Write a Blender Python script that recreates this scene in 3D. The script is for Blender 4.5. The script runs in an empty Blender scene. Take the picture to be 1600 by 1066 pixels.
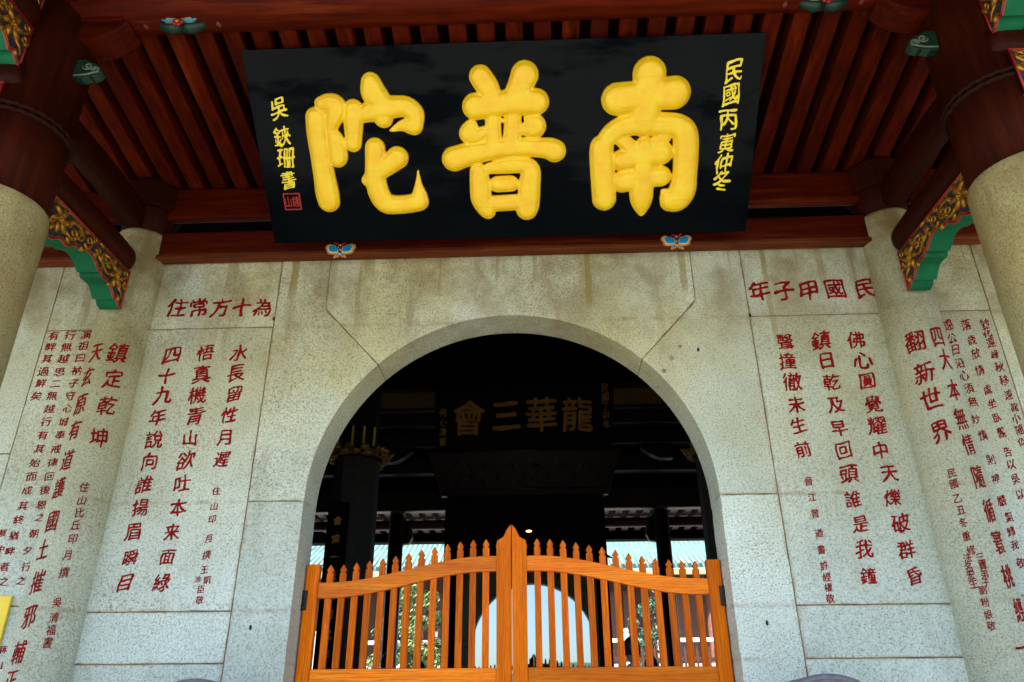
import bpy, bmesh, math, random
import numpy as np
from mathutils import Vector, Matrix
random.seed(7)
R = math.radians
SC = bpy.context.scene
COL = SC.collection

# ------------------------------------------------------------------ camera, sky, sun, exposure
cam = bpy.data.cameras.new('camera'); co = bpy.data.objects.new('camera', cam); COL.objects.link(co)
cam.sensor_width = 36.0; cam.lens = 36.0*1188.45/1600.0; cam.clip_end = 2000; cam.clip_start = 0.05
_p, _y, _r = 0.45257, -0.034615, -0.0063838
_f = Vector((math.sin(_y)*math.cos(_p), math.cos(_y)*math.cos(_p), math.sin(_p)))
_rt = Vector((math.cos(_y), -math.sin(_y), 0)); _u = _rt.cross(_f)
_r2 = _rt*math.cos(_r)+_u*math.sin(_r); _u2 = _u*math.cos(_r)-_rt*math.sin(_r)
M = Matrix((( _r2.x,_u2.x,-_f.x,0.19295),(_r2.y,_u2.y,-_f.y,-5.0),(_r2.z,_u2.z,-_f.z,0.0),(0,0,0,1)))
co.matrix_world = M
SC.camera = co

SUN_EL, SUN_AZ = R(63), R(180+22)          # azimuth clockwise from +Y
w = bpy.data.worlds.new('World'); SC.world = w; w.use_nodes = True
nt = w.node_tree; nt.nodes.clear()
sky = nt.nodes.new('ShaderNodeTexSky'); sky.sky_type = 'NISHITA'; sky.sun_disc = False
sky.sun_elevation = SUN_EL; sky.sun_rotation = SUN_AZ; sky.air_density = 1.0; sky.dust_density = 1.6
bg = nt.nodes.new('ShaderNodeBackground'); bg.inputs['Strength'].default_value = 0.15
wo = nt.nodes.new('ShaderNodeOutputWorld')
nt.links.new(sky.outputs[0], bg.inputs[0]); nt.links.new(bg.outputs[0], wo.inputs[0])
sl = bpy.data.lights.new('sun', 'SUN'); sl.energy = 4.2; sl.angle = R(0.5); sl.color = (1.0, 0.965, 0.91)
so = bpy.data.objects.new('sun', sl); COL.objects.link(so)
_d = Vector((math.sin(SUN_AZ)*math.cos(SUN_EL), math.cos(SUN_AZ)*math.cos(SUN_EL), math.sin(SUN_EL)))
so.rotation_euler = (-_d).to_track_quat('-Z', 'Y').to_euler(); so.location = (0, -20, 30)
vs = SC.view_settings
SC.display_settings.display_device = 'sRGB'
vs.view_transform = 'Standard'; vs.look = 'None'; vs.gamma = 1.0; vs.exposure = 1.72; vs.use_curve_mapping = False
SC.cycles.max_bounces = 9; SC.cycles.diffuse_bounces = 6; SC.cycles.glossy_bounces = 4
SC.cycles.use_denoising = True; SC.cycles.sample_clamp_indirect = 8.0

# ------------------------------------------------------------------ materials
def newmat(name):
    m = bpy.data.materials.new(name); m.use_nodes = True
    t = m.node_tree; t.nodes.clear()
    o = t.nodes.new('ShaderNodeOutputMaterial'); b = t.nodes.new('ShaderNodeBsdfPrincipled')
    t.links.new(b.outputs[0], o.inputs[0]); return m, t, b
def N(t, typ, **kw):
    n = t.nodes.new(typ)
    for k, v in kw.items():
        if k.startswith('i_'): n.inputs[k[2:].replace('_', ' ')].default_value = v
        else: setattr(n, k, v)
    return n
def ramp(t, src, stops):
    r = N(t, 'ShaderNodeValToRGB'); e = r.color_ramp.elements
    while len(e) < len(stops): e.new(0.5)
    for x, (p, c) in zip(e, stops):
        x.position = p; x.color = (*c, 1) if len(c) == 3 else c
    t.links.new(src, r.inputs[0]); return r.outputs[0]
def g(v): return (v, v, v)
def pos(t, scale=(1, 1, 1), rnd=0.0):
    ge = N(t, 'ShaderNodeNewGeometry'); mp = N(t, 'ShaderNodeMapping'); mp.inputs['Scale'].default_value = scale
    src = ge.outputs['Position']
    if rnd:
        oi = N(t, 'ShaderNodeObjectInfo'); va = N(t, 'ShaderNodeVectorMath', operation='SCALE')
        cb = N(t, 'ShaderNodeCombineXYZ')
        for k in range(3): t.links.new(oi.outputs['Random'], cb.inputs[k])
        t.links.new(cb.outputs[0], va.inputs[0]); va.inputs['Scale'].default_value = rnd
        ad = N(t, 'ShaderNodeVectorMath', operation='ADD')
        t.links.new(src, ad.inputs[0]); t.links.new(va.outputs[0], ad.inputs[1]); src = ad.outputs[0]
    t.links.new(src, mp.inputs[0]); return mp.outputs[0]
def noise(t, vec, scale, detail=3, rough=0.55, out=0):
    n = N(t, 'ShaderNodeTexNoise'); n.inputs['Scale'].default_value = scale; n.inputs['Detail'].default_value = detail
    n.inputs['Roughness'].default_value = rough; t.links.new(vec, n.inputs['Vector']); return n.outputs[out]
def mix(t, fac, a, b, mode='MIX'):
    m = N(t, 'ShaderNodeMix', data_type='RGBA', blend_type=mode)
    for s, v in ((m.inputs[0], fac), (m.inputs[6], a), (m.inputs[7], b)):
        if hasattr(v, 'is_linked'): t.links.new(v, s)
        else: s.default_value = (*v, 1) if isinstance(v, tuple) and len(v) == 3 else v
    return m.outputs[2]
def mth(t, op, a, b=0.0, clamp=False):
    m = N(t, 'ShaderNodeMath', operation=op, use_clamp=clamp)
    for s, v in ((m.inputs[0], a), (m.inputs[1], b)):
        if hasattr(v, 'is_linked'): t.links.new(v, s)
        else: s.default_value = v
    return m.outputs[0]
def bump(t, b, h, strength, dist):
    bp = N(t, 'ShaderNodeBump'); bp.inputs['Strength'].default_value = strength; bp.inputs['Distance'].default_value = dist
    t.links.new(h, bp.inputs['Height']); t.links.new(bp.outputs[0], b.inputs['Normal'])

def plain(name, col, rough=0.6, metal=0.0, var=0.25, vscale=9.0, spec=0.5, coat=0.0, bmp=0.0):
    m, t, b = newmat(name)
    p = pos(t, rnd=3.0); n = noise(t, p, vscale, 4)
    lo = tuple(c*(1-var) for c in col); hi = tuple(min(1, c*(1+var)) for c in col)
    t.links.new(ramp(t, n, [(0.3, lo), (0.7, hi)]), b.inputs['Base Color'])
    b.inputs['Roughness'].default_value = rough; b.inputs['Metallic'].default_value = metal
    b.inputs['Specular IOR Level'].default_value = spec; b.inputs['Coat Weight'].default_value = coat
    if bmp: bump(t, b, noise(t, p, vscale*6, 3), bmp, 0.004)
    return m

def granite(name, light=(0.66, 0.755, 0.70), stains_shade=1.0, zs=1.9, ze=3.15, spots=0.5):
    m, t, b = newmat(name)
    p = pos(t, rnd=5.0)
    n1 = noise(t, p, 92, 2, 0.6)
    c = ramp(t, n1, [(0.30, tuple(x*0.52 for x in light)), (0.44, tuple(x*0.86 for x in light)), (0.62, light), (0.8, tuple(min(1, x*1.18) for x in light))])
    v = N(t, 'ShaderNodeTexVoronoi'); v.inputs['Scale'].default_value = 112; t.links.new(p, v.inputs['Vector'])
    sp = N(t, 'ShaderNodeSeparateColor'); t.links.new(v.outputs['Color'], sp.inputs[0])
    dark = mth(t, 'MULTIPLY', mth(t, 'GREATER_THAN', sp.outputs[0], 0.83), ramp(t, v.outputs['Distance'], [(0.25, g(1)), (0.5, g(0))]))
    c = mix(t, mth(t, 'MULTIPLY', dark, 0.62), c, (0.075, 0.068, 0.055))
    lightg = mth(t, 'MULTIPLY', mth(t, 'LESS_THAN', sp.outputs[1], 0.12), ramp(t, v.outputs['Distance'], [(0.25, g(1)), (0.5, g(0))]))
    c = mix(t, mth(t, 'MULTIPLY', lightg, 0.5), c, (0.74, 0.73, 0.68))
    # rusty grains gathered in drifts
    v2 = N(t, 'ShaderNodeTexNoise'); v2.inputs['Scale'].default_value = 78; v2.inputs['Detail'].default_value = 1.5; t.links.new(p, v2.inputs['Vector'])
    drift = ramp(t, noise(t, p, 1.7, 3), [(0.40, g(0.12)), (0.66, g(1))])
    ru = mth(t, 'MULTIPLY', ramp(t, v2.outputs[0], [(0.55, g(0)), (0.63, g(1))]), drift)
    oi = N(t, 'ShaderNodeObjectInfo')
    ru = mth(t, 'MULTIPLY', ru, mth(t, 'ADD', mth(t, 'MULTIPLY', oi.outputs['Random'], 0.9), 0.15))
    c = mix(t, mth(t, 'MULTIPLY', ru, spots*1.25, True), c, (0.20, 0.135, 0.065))
    # broad tone and block to block tone
    tone = ramp(t, noise(t, p, 1.1, 4), [(0.3, (0.80, 0.79, 0.74)), (0.7, (1.06, 1.06, 1.06))])
    c = mix(t, 1.0, c, tone, 'MULTIPLY')
    bt = ramp(t, oi.outputs['Random'], [(0, (0.86, 0.865, 0.85)), (1, (1.06, 1.06, 1.05))])
    c = mix(t, 1.0, c, bt, 'MULTIPLY')
    if stains_shade:
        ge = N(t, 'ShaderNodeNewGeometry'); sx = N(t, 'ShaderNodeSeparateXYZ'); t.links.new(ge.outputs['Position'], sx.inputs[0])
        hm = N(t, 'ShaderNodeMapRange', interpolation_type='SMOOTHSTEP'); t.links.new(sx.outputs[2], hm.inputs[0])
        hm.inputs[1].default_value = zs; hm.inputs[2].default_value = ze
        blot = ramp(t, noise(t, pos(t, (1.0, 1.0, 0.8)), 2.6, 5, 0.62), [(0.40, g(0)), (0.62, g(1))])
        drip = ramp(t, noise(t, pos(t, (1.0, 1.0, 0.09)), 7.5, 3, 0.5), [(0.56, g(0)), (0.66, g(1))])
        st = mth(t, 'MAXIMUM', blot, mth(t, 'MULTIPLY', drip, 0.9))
        k = mth(t, 'MULTIPLY', mth(t, 'MULTIPLY', st, hm.outputs[0]), 0.70*stains_shade, True)
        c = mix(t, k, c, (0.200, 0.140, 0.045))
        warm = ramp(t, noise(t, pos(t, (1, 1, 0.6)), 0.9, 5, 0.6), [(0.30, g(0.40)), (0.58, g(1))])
        top_shade = N(t, 'ShaderNodeMapRange', interpolation_type='SMOOTHSTEP'); t.links.new(sx.outputs[2], top_shade.inputs[0]); top_shade.inputs[1].default_value = 0.25; top_shade.inputs[2].default_value = 2.4
        c = mix(t, mth(t, 'MULTIPLY', warm, top_shade.outputs[0]), c, mix(t, 1.0, c, (0.87, 0.715, 0.43), 'MULTIPLY'))  # water-stain tint, deepened upward: porch shade put into the stone colour
        for (dx0, dw, zt, zb, kk) in ((0.60, 0.026, 3.16, 2.62, 0.75), (-1.655, 0.035, 3.16, 2.78, 0.7), (1.93, 0.022, 2.95, 2.30, 0.45), (-1.08, 0.05, 3.17, 2.95, 0.6), (1.32, 0.03, 3.10, 2.74, 0.6), (-0.53, 0.012, 3.12, 2.74, 0.5), (0.20, 0.02, 3.17, 2.9, 0.5), (2.35, 0.03, 3.15, 2.72, 0.4), (-2.15, 0.05, 3.16, 2.86, 0.45)):
            wob = mth(t, 'MULTIPLY', mth(t, 'SUBTRACT', noise(t, p, 9, 3), 0.5), 0.03)
            ax = mth(t, 'ABSOLUTE', mth(t, 'ADD', mth(t, 'SUBTRACT', sx.outputs[0], dx0), wob))
            mr = N(t, 'ShaderNodeMapRange', interpolation_type='SMOOTHSTEP'); t.links.new(ax, mr.inputs[0])
            for q, vq in enumerate((dw*0.7, dw, 1.0, 0.0)): mr.inputs[q+1].default_value = vq
            mz = N(t, 'ShaderNodeMapRange', interpolation_type='SMOOTHSTEP'); t.links.new(sx.outputs[2], mz.inputs[0])
            for q, vq in enumerate((zb, zb+0.18, 0.0, 1.0)): mz.inputs[q+1].default_value = vq
            c = mix(t, mth(t, 'MULTIPLY', mth(t, 'MULTIPLY', mr.outputs[0], mz.outputs[0]), kk), c, (0.24, 0.175, 0.045))
        jn = ramp(t, noise(t, p, 5.5, 5, 0.65), [(0.46, g(0)), (0.62, g(1))])
        for axis_i, jv, jw in ((2, 2.592, 0.030), (2, 0.577, 0.022), (2, 0.272, 0.020), (2, 1.275, 0.022), (0, 1.766, 0.030)):
            s_ = mth(t, 'ABSOLUTE', sx.outputs[0]) if axis_i == 0 else sx.outputs[2]
            d_ = N(t, 'ShaderNodeMapRange', interpolation_type='SMOOTHSTEP'); t.links.new(mth(t, 'ABSOLUTE', mth(t, 'SUBTRACT', s_, jv)), d_.inputs[0])
            for q, vq in enumerate((0.002, jw, 1.0, 0.0)): d_.inputs[q+1].default_value = vq
            c = mix(t, mth(t, 'MULTIPLY', mth(t, 'MULTIPLY', d_.outputs[0], jn), 0.55), c, (0.26, 0.19, 0.085))
        lowb = ramp(t, noise(t, p, 1.9, 5, 0.65), [(0.55, g(0)), (0.75, g(1))])
        c = mix(t, mth(t, 'MULTIPLY', lowb, 0.30*stains_shade), c, (0.25, 0.20, 0.10))
        gr = ramp(t, noise(t, pos(t, (1, 1, 0.35)), 3.3, 4, 0.6), [(0.60, g(0)), (0.74, g(1))])
        c = mix(t, mth(t, 'MULTIPLY', gr, 0.35*stains_shade), c, (0.21, 0.195, 0.13))
    t.links.new(c, b.inputs['Base Color']); b.inputs['Roughness'].default_value = 0.75
    b.inputs['Specular IOR Level'].default_value = 0.3
    bump(t, b, noise(t, p, 95, 3, 0.6), 0.55, 0.006)
    return m

def wood(name, c0, c1, axis='X', rough=0.45, coat=0.0, scale=1.0, worn=None, spec=0.5, grain=0.0, crough=0.22):
    m, t, b = newmat(name)
    s = {'X': (0.5, 6, 6), 'Y': (6, 0.5, 6), 'Z': (6, 6, 0.5)}[axis]
    p = pos(t, tuple(k*scale for k in s), rnd=7.0)
    n = noise(t, p, 4.0, 6, 0.62)
    f = noise(t, p, 22.0, 3, 0.6)
    c = ramp(t, n, [(0.28, c0), (0.52, tuple((a+d)/2 for a, d in zip(c0, c1))), (0.72, c1)])
    c = mix(t, 0.5, c, ramp(t, f, [(0.3, g(0.62)), (0.65, g(1.1))]), 'MULTIPLY')
    if grain:
        wv = N(t, 'ShaderNodeTexWave', wave_type='BANDS', bands_direction={'X': 'Z', 'Y': 'X', 'Z': 'X'}[axis])
        for k_, v_ in (('Scale', 5.0), ('Distortion', 9.0), ('Detail', 3.0), ('Detail Scale', 1.2), ('Detail Roughness', 0.6)): wv.inputs[k_].default_value = v_
        t.links.new(pos(t, {'X': (0.35, 3, 3), 'Y': (3, 0.35, 3), 'Z': (3, 3, 0.35)}[axis], rnd=9.0), wv.inputs['Vector'])
        c = mix(t, grain, c, ramp(t, wv.outputs['Fac'], [(0.0, g(0.42)), (0.25, g(0.9)), (0.7, g(1.12)), (1.0, g(0.85))]), 'MULTIPLY')
        scuff = ramp(t, noise(t, pos(t, rnd=6.0), 7.0, 6, 0.7), [(0.60, g(0)), (0.75, g(1))])
        c = mix(t, mth(t, 'MULTIPLY', scuff, 0.35), c, (0.16, 0.035, 0.004))
    if worn:
        k = ramp(t, noise(t, pos(t, tuple(k*0.5 for k in s), rnd=4.0), 2.2, 6, 0.68), [(0.58, g(0)), (0.72, g(1))])
        c = mix(t, mth(t, 'MULTIPLY', k, 0.6), c, worn)
    oi = N(t, 'ShaderNodeObjectInfo')
    c = mix(t, 1.0, c, ramp(t, oi.outputs['Random'], [(0, g(0.72)), (1, g(1.15))]), 'MULTIPLY')
    t.links.new(c, b.inputs['Base Color']); b.inputs['Roughness'].default_value = rough
    b.inputs['Coat Weight'].default_value = coat; b.inputs['Coat Roughness'].default_value = crough
    b.inputs['Specular IOR Level'].default_value = spec
    bump(t, b, f, 0.25, 0.004)
    return m

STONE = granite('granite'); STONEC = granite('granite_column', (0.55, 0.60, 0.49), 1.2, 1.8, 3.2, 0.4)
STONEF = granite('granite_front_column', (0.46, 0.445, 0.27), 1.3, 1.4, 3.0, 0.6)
MORTAR = plain('old_mortar', (0.21, 0.135, 0.060), 0.9, var=0.5, vscale=9)
PAVE = granite('paving_granite', (0.30, 0.295, 0.275), 0.0)
DRUM = plain('dark_drum_granite', (0.13, 0.128, 0.145), 0.6, vscale=40)
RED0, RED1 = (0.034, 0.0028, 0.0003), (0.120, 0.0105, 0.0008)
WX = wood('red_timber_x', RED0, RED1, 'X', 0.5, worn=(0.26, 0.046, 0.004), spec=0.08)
WFIL = wood('worn_fillet_timber', (0.085, 0.013, 0.003), (0.24, 0.060, 0.012), 'X', 0.55, worn=(0.34, 0.12, 0.03), spec=0.15)
WY = wood('red_timber_y', RED0, RED1, 'Y', 0.6, worn=(0.20, 0.024, 0.0015), spec=0.05)
WZ = wood('red_timber_z', (0.020, 0.0030, 0.001), (0.050, 0.0075, 0.0024), 'Z', 0.6, spec=0.05)
WB = wood('brown_timber_y', (0.018, 0.0026, 0.0008), (0.046, 0.006, 0.0018), 'Y', 0.45, spec=0.10)
BOARD = wood('dark_roof_boards', (0.010, 0.0025, 0.0015), (0.022, 0.005, 0.003), 'Y', 0.9, spec=0.05)
RCARVE = plain('dusty_carved_red', (0.022, 0.006, 0.0035), 0.9, vscale=20, spec=0.1)
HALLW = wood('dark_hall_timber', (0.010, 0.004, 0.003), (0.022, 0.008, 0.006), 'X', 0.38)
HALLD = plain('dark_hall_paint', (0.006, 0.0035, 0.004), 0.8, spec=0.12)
MAROON = plain('maroon_lacquer', (0.020, 0.0026, 0.004), 0.40, vscale=16, spec=0.14)
MAROONC = plain('carved_maroon_lacquer', (0.030, 0.005, 0.006), 0.28, vscale=16, spec=0.55)
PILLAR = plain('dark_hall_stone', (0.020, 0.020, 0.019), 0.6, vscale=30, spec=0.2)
GX = wood('gate_timber_x', (0.70, 0.135, 0.0012), (0.93, 0.255, 0.0035), 'X', 0.42, 0.16, 0.9, spec=0.04, grain=0.45, crough=0.15)
GZ = wood('gate_timber_z', (0.66, 0.115, 0.001), (0.92, 0.225, 0.0025), 'Z', 0.42, 0.06, 0.9, spec=0.03, grain=0.45, crough=0.15)
GPK = wood('gate_picket_timber', (0.48, 0.074, 0.001), (0.84, 0.190, 0.0025), 'Z', 0.44, 0.06, 1.6, spec=0.03, grain=0.45, crough=0.15)
GOLD = plain('gold_leaf', (0.94, 0.60, 0.014), 0.42, 0.25, 0.07, 14, coat=0.08, bmp=0.08)
GOLDS = plain('gold_paint', (0.93, 0.70, 0.04), 0.45, 0.25, 0.15, 30)
GILT = plain('old_gilding', (0.36, 0.165, 0.014), 0.30, 0.6, 0.35, 30, bmp=0.2)
DIMGOLD = plain('dim_gold', (0.36, 0.15, 0.008), 0.5, 0.2, 0.25)
RED = plain('carved_red_paint', (0.225, 0.0035, 0.0035), 0.7, var=0.35, vscale=18, spec=0.12)
REDB = plain('bright_red_edge', (0.33, 0.006, 0.005), 0.5)
BLUE = plain('dark_blue_ground', (0.018, 0.019, 0.038), 0.7, vscale=35, bmp=0.3)
GREEN = plain('bracket_green', (0.002, 0.115, 0.040), 0.7, var=0.2, vscale=6, spec=0.2)
DGREEN = plain('leaf_paint_green', (0.003, 0.030, 0.015), 0.5)
CREAM = plain('cream_paint', (0.70, 0.66, 0.40), 0.5, 0, 0.1)
ORANGE = plain('orange_paint', (0.62, 0.23, 0.015), 0.5, 0, 0.25, 40)
SKYB = plain('butterfly_blue', (0.015, 0.30, 0.62), 0.45, 0, 0.15, 30)
DARKP = plain('umber_paint', (0.05, 0.016, 0.010), 0.5)
YELLOW = plain('yellow_plate', (0.85, 0.62, 0.02), 0.4, 0, 0.05)
OCHRE = plain('ochre_panel', (0.12, 0.065, 0.010), 0.6, 0, 0.2, 5)
WHITE = plain('white_plaster', (0.75, 0.74, 0.70), 0.7, 0, 0.06, 3)
IRON = plain('black_iron', (0.03, 0.028, 0.025), 0.45, 0.7)
TILE = plain('glazed_roof_tile', (0.12, 0.215, 0.185), 0.4, 0, 0.25, 4)
HEDGE = plain('bush_green', (0.06, 0.10, 0.03), 0.8, 0, 0.4, 3)

def seams(t, zz=0.172):
    ge = N(t, 'ShaderNodeNewGeometry'); sx = N(t, 'ShaderNodeSeparateXYZ'); t.links.new(ge.outputs['Position'], sx.inputs[0])
    f = mth(t, 'FRACT', mth(t, 'DIVIDE', mth(t, 'ADD', sx.outputs[2], mth(t, 'MULTIPLY', noise(t, pos(t, (0.6, 0, 0)), 1.5, 2), 0.012)), zz))
    return mth(t, 'LESS_THAN', f, 0.018)
def gold_leaf():
    m, t, b = newmat('gold_leaf'); p = pos(t)
    c = ramp(t, noise(t, p, 9, 5, 0.6), [(0.3, (0.95, 0.53, 0.005)), (0.6, (0.97, 0.655, 0.007)), (0.8, (0.97, 0.74, 0.015))])
    dirt = ramp(t, noise(t, p, 26, 5, 0.7), [(0.60, g(0)), (0.74, g(1))])
    c = mix(t, mth(t, 'MULTIPLY', dirt, 0.16), c, (0.50, 0.26, 0.02))
    s = seams(t); c = mix(t, mth(t, 'MULTIPLY', s, 0.16), c, (0.42, 0.24, 0.02))
    t.links.new(c, b.inputs['Base Color']); b.inputs['Metallic'].default_value = 0.08; b.inputs['Coat Weight'].default_value = 0.12; b.inputs['Coat Roughness'].default_value = 0.2
    t.links.new(ramp(t, noise(t, p, 14, 3), [(0.3, g(0.30)), (0.7, g(0.52))]), b.inputs['Roughness'])
    bump(t, b, mth(t, 'SUBTRACT', noise(t, p, 40, 4, 0.6), s), 0.14, 0.006); return m
def lacquer():
    m, t, b = newmat('black_lacquer')
    p = pos(t, (0.55, 1.5, 1.5))
    ge = N(t, 'ShaderNodeNewGeometry'); sx = N(t, 'ShaderNodeSeparateXYZ'); t.links.new(ge.outputs['Position'], sx.inputs[0])
    dm = N(t, 'ShaderNodeMapRange', interpolation_type='SMOOTHSTEP'); t.links.new(mth(t, 'ADD', sx.outputs[2], mth(t, 'MULTIPLY', noise(t, pos(t, (0.8, 3, 3)), 2.0, 5), 0.5)), dm.inputs[0]); dm.inputs[1].default_value = 3.62; dm.inputs[2].default_value = 3.80
    film = mth(t, 'MULTIPLY', dm.outputs[0], ramp(t, noise(t, p, 1.5, 6, 0.6), [(0.43, g(0)), (0.50, g(1))]))
    n = noise(t, p, 2.3, 6, 0.62)
    t.links.new(ramp(t, n, [(0.35, (0.0012, 0.0022, 0.0034)), (0.62, (0.0025, 0.0040, 0.0048))]), b.inputs['Base Color'])
    r = ramp(t, noise(t, p, 1.7, 5, 0.6), [(0.50, g(0.10)), (0.56, g(0.20))])
    r = mth(t, 'ADD', r, mth(t, 'MULTIPLY', film, 0.25))
    t.links.new(r, b.inputs['Roughness']); t.links.new(mth(t, 'ADD', mth(t, 'MULTIPLY', film, 0.075), 0.014), b.inputs['Specular IOR Level'])
    n2 = noise(t, pos(t, (0.12, 9, 9)), 2.0, 4)
    bump(t, b, mth(t, 'SUBTRACT', mth(t, 'MULTIPLY', n2, 0.3), seams(t)), 0.12, 0.01)
    return m
LACQ = lacquer(); GOLD = gold_leaf()
def mirror():
    m, t, b = newmat('shrine_glass')
    b.inputs['Base Color'].default_value = (0.22, 0.28, 0.32, 1); b.inputs['Metallic'].default_value = 1.0
    b.inputs['Roughness'].default_value = 0.015
    return m
GLASS = mirror()
def emit(name, col, s):
    m, t, b = newmat(name); b.inputs['Base Color'].default_value = (*col, 1)
    b.inputs['Emission Color'].default_value = (*col, 1); b.inputs['Emission Strength'].default_value = s; return m
LAMP = emit('lamp_glow', (1.0, 0.55, 0.12), 2.2)
def frieze():
    m, t, b = newmat('painted_frieze')
    v = N(t, 'ShaderNodeTexVoronoi'); v.inputs['Scale'].default_value = 3.2; t.links.new(pos(t), v.inputs['Vector'])
    sp = N(t, 'ShaderNodeSeparateColor'); t.links.new(v.outputs['Color'], sp.inputs[0])
    c = ramp(t, sp.outputs[0], [(0.0, (0.05, 0.30, 0.28)), (0.3, (0.10, 0.32, 0.55)), (0.55, (0.45, 0.06, 0.05)), (0.75, (0.65, 0.42, 0.10)), (1.0, (0.55, 0.6, 0.55))])
    t.links.new(c, b.inputs['Base Color']); b.inputs['Roughness'].default_value = 0.5; return m
FRIEZE = frieze()
def leafmat(name, a, c):
    m, t, b = newmat(name)
    n = noise(t, pos(t), 1.6, 3)
    t.links.new(ramp(t, n, [(0.35, a), (0.65, c)]), b.inputs['Base Color'])
    b.inputs['Roughness'].default_value = 0.55
    b.inputs['Transmission Weight'].default_value = 0.0
    return m
LEAF1 = leafmat('pale_leaf', (0.10, 0.16, 0.04), (0.26, 0.34, 0.12)); LEAF2 = leafmat('green_leaf', (0.03, 0.09, 0.04), (0.07, 0.18, 0.09))
BARK = plain('bark', (0.10, 0.075, 0.05), 0.9)
SKIN = plain('skin', (0.55, 0.33, 0.24), 0.5, 0, 0.06); HAIR = plain('black_hair', (0.012, 0.010, 0.009), 0.45)

# ------------------------------------------------------------------ mesh helpers
def V(*a): return Vector(a)
def bx(bm, x0, x1, y0, y1, z0, z1, bev=0.0, mi=0):
    vs_ = [bm.verts.new((x, y, z)) for z in (z0, z1) for y in (y0, y1) for x in (x0, x1)]
    fs = [bm.faces.new([vs_[i] for i in q]) for q in ((0, 2, 3, 1), (4, 5, 7, 6), (0, 1, 5, 4), (1, 3, 7, 5), (3, 2, 6, 7), (2, 0, 4, 6))]
    for f in fs: f.material_index = mi
    if bev:
        es = list({e for f in fs for e in f.edges})
        r = bmesh.ops.bevel(bm, geom=es, offset=bev, segments=2, affect='EDGES', profile=0.6)
        for f in r['faces']: f.material_index = mi
    return fs
def prism(bm, poly, fn, d0, d1, bev=0.0, bevback=False, mi=0):
    """poly 2D outline; fn(a,b,d) gives the 3D point; extruded from d0 (front) to d1"""
    A = [bm.verts.new(fn(a, b, d0)) for a, b in poly]; B = [bm.verts.new(fn(a, b, d1)) for a, b in poly]
    n = len(poly)
    f0 = bm.faces.new(A); f1 = bm.faces.new(list(reversed(B)))
    sd = [bm.faces.new((A[i], B[i], B[(i+1) % n], A[(i+1) % n])) for i in range(n)]
    for f in [f0, f1]+sd: f.material_index = mi
    if bev:
        es = list(f0.edges)+(list(f1.edges) if bevback else [])
        r = bmesh.ops.bevel(bm, geom=es, offset=bev, segments=2, affect='EDGES', profile=0.6)
        for f in r['faces']: f.material_index = mi
    return f0, f1, sd
def lathe(bm, prof, c=(0, 0, 0), segs=40, a0=0.0, a1=2*math.pi, axis='Z', mi=0):
    full = abs(a1-a0-2*math.pi) < 1e-6
    k = segs if full else segs+1
    rows = []
    for r, z in prof:
        row = []
        for i in range(k):
            a = a0+(a1-a0)*i/segs; q = (r*math.cos(a), r*math.sin(a), z)
            if axis == 'X': q = (q[2], q[0], q[1])
            if axis == 'Y': q = (q[0], q[2], q[1])
            row.append(bm.verts.new((c[0]+q[0], c[1]+q[1], c[2]+q[2])))
        rows.append(row)
    for a, b in zip(rows, rows[1:]):
        for i in range(segs):
            j = (i+1) % k
            f = bm.faces.new((a[i], a[j], b[j], b[i])); f.material_index = mi; f.smooth = True
    if full:
        for row, rv in ((rows[0], True), (rows[-1], False)):
            f = bm.faces.new(list(reversed(row)) if rv else row); f.material_index = mi
def tube(bm, pts, rad, segs=8, flat=(1, 1), up=None, mi=0):
    pts = [Vector(p) for p in pts]; n = len(pts)
    if not isinstance(rad, (list, tuple)): rad = [rad]*n
    rows = []; ref = Vector(up) if up else None
    for i in range(n):
        d = (pts[min(i+1, n-1)]-pts[max(i-1, 0)])
        if d.length < 1e-9: d = Vector((0, 0, 1))
        d.normalize()
        if ref is None: ref = Vector((0, 0, 1)) if abs(d.z) < 0.9 else Vector((1, 0, 0))
        s = d.cross(ref)
        if s.length < 1e-6: s = d.orthogonal()
        s.normalize(); u = s.cross(d)
        if not up: ref = u
        rows.append([bm.verts.new(pts[i]+s*(rad[i]*flat[0]*math.cos(2*math.pi*k/segs))+u*(rad[i]*flat[1]*math.sin(2*math.pi*k/segs))) for k in range(segs)])
    for a, b in zip(rows, rows[1:]):
        for k in range(segs):
            f = bm.faces.new((a[k], a[(k+1) % segs], b[(k+1) % segs], b[k])); f.material_index = mi; f.smooth = True
    for row, rv in ((rows[0], False), (rows[-1], True)):
        f = bm.faces.new(list(reversed(row)) if rv else row); f.material_index = mi
def ball(bm, c, r, seg=10, rings=7, mi=0):
    rx, ry, rz = r if isinstance(r, (tuple, list)) else (r, r, r)
    rows = []
    for i in range(1, rings):
        a = math.pi*i/rings
        rows.append([bm.verts.new((c[0]+rx*math.sin(a)*math.cos(2*math.pi*k/seg), c[1]+ry*math.sin(a)*math.sin(2*math.pi*k/seg), c[2]+rz*math.cos(a))) for k in range(seg)])
    T = bm.verts.new((c[0], c[1], c[2]+rz)); Bt = bm.verts.new((c[0], c[1], c[2]-rz))
    for a, b in zip(rows, rows[1:]):
        for k in range(seg):
            f = bm.faces.new((a[k], b[k], b[(k+1) % seg], a[(k+1) % seg])); f.smooth = True; f.material_index = mi
    for k in range(seg):
        f = bm.faces.new((T, rows[0][k], rows[0][(k+1) % seg])); f.smooth = True; f.material_index = mi
        f = bm.faces.new((Bt, rows[-1][(k+1) % seg], rows[-1][k])); f.smooth = True; f.material_index = mi
KS = 1.0
EYE = Vector((0.19295, -5.0, 0.0))
def ks(p): return EYE+(Vector(p)-EYE)*KS
def newbm(): return bmesh.new()
def wpos(o):
    p = Vector((0, 0, 0))
    while o: p += o.location; o = o.parent
    return p
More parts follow.
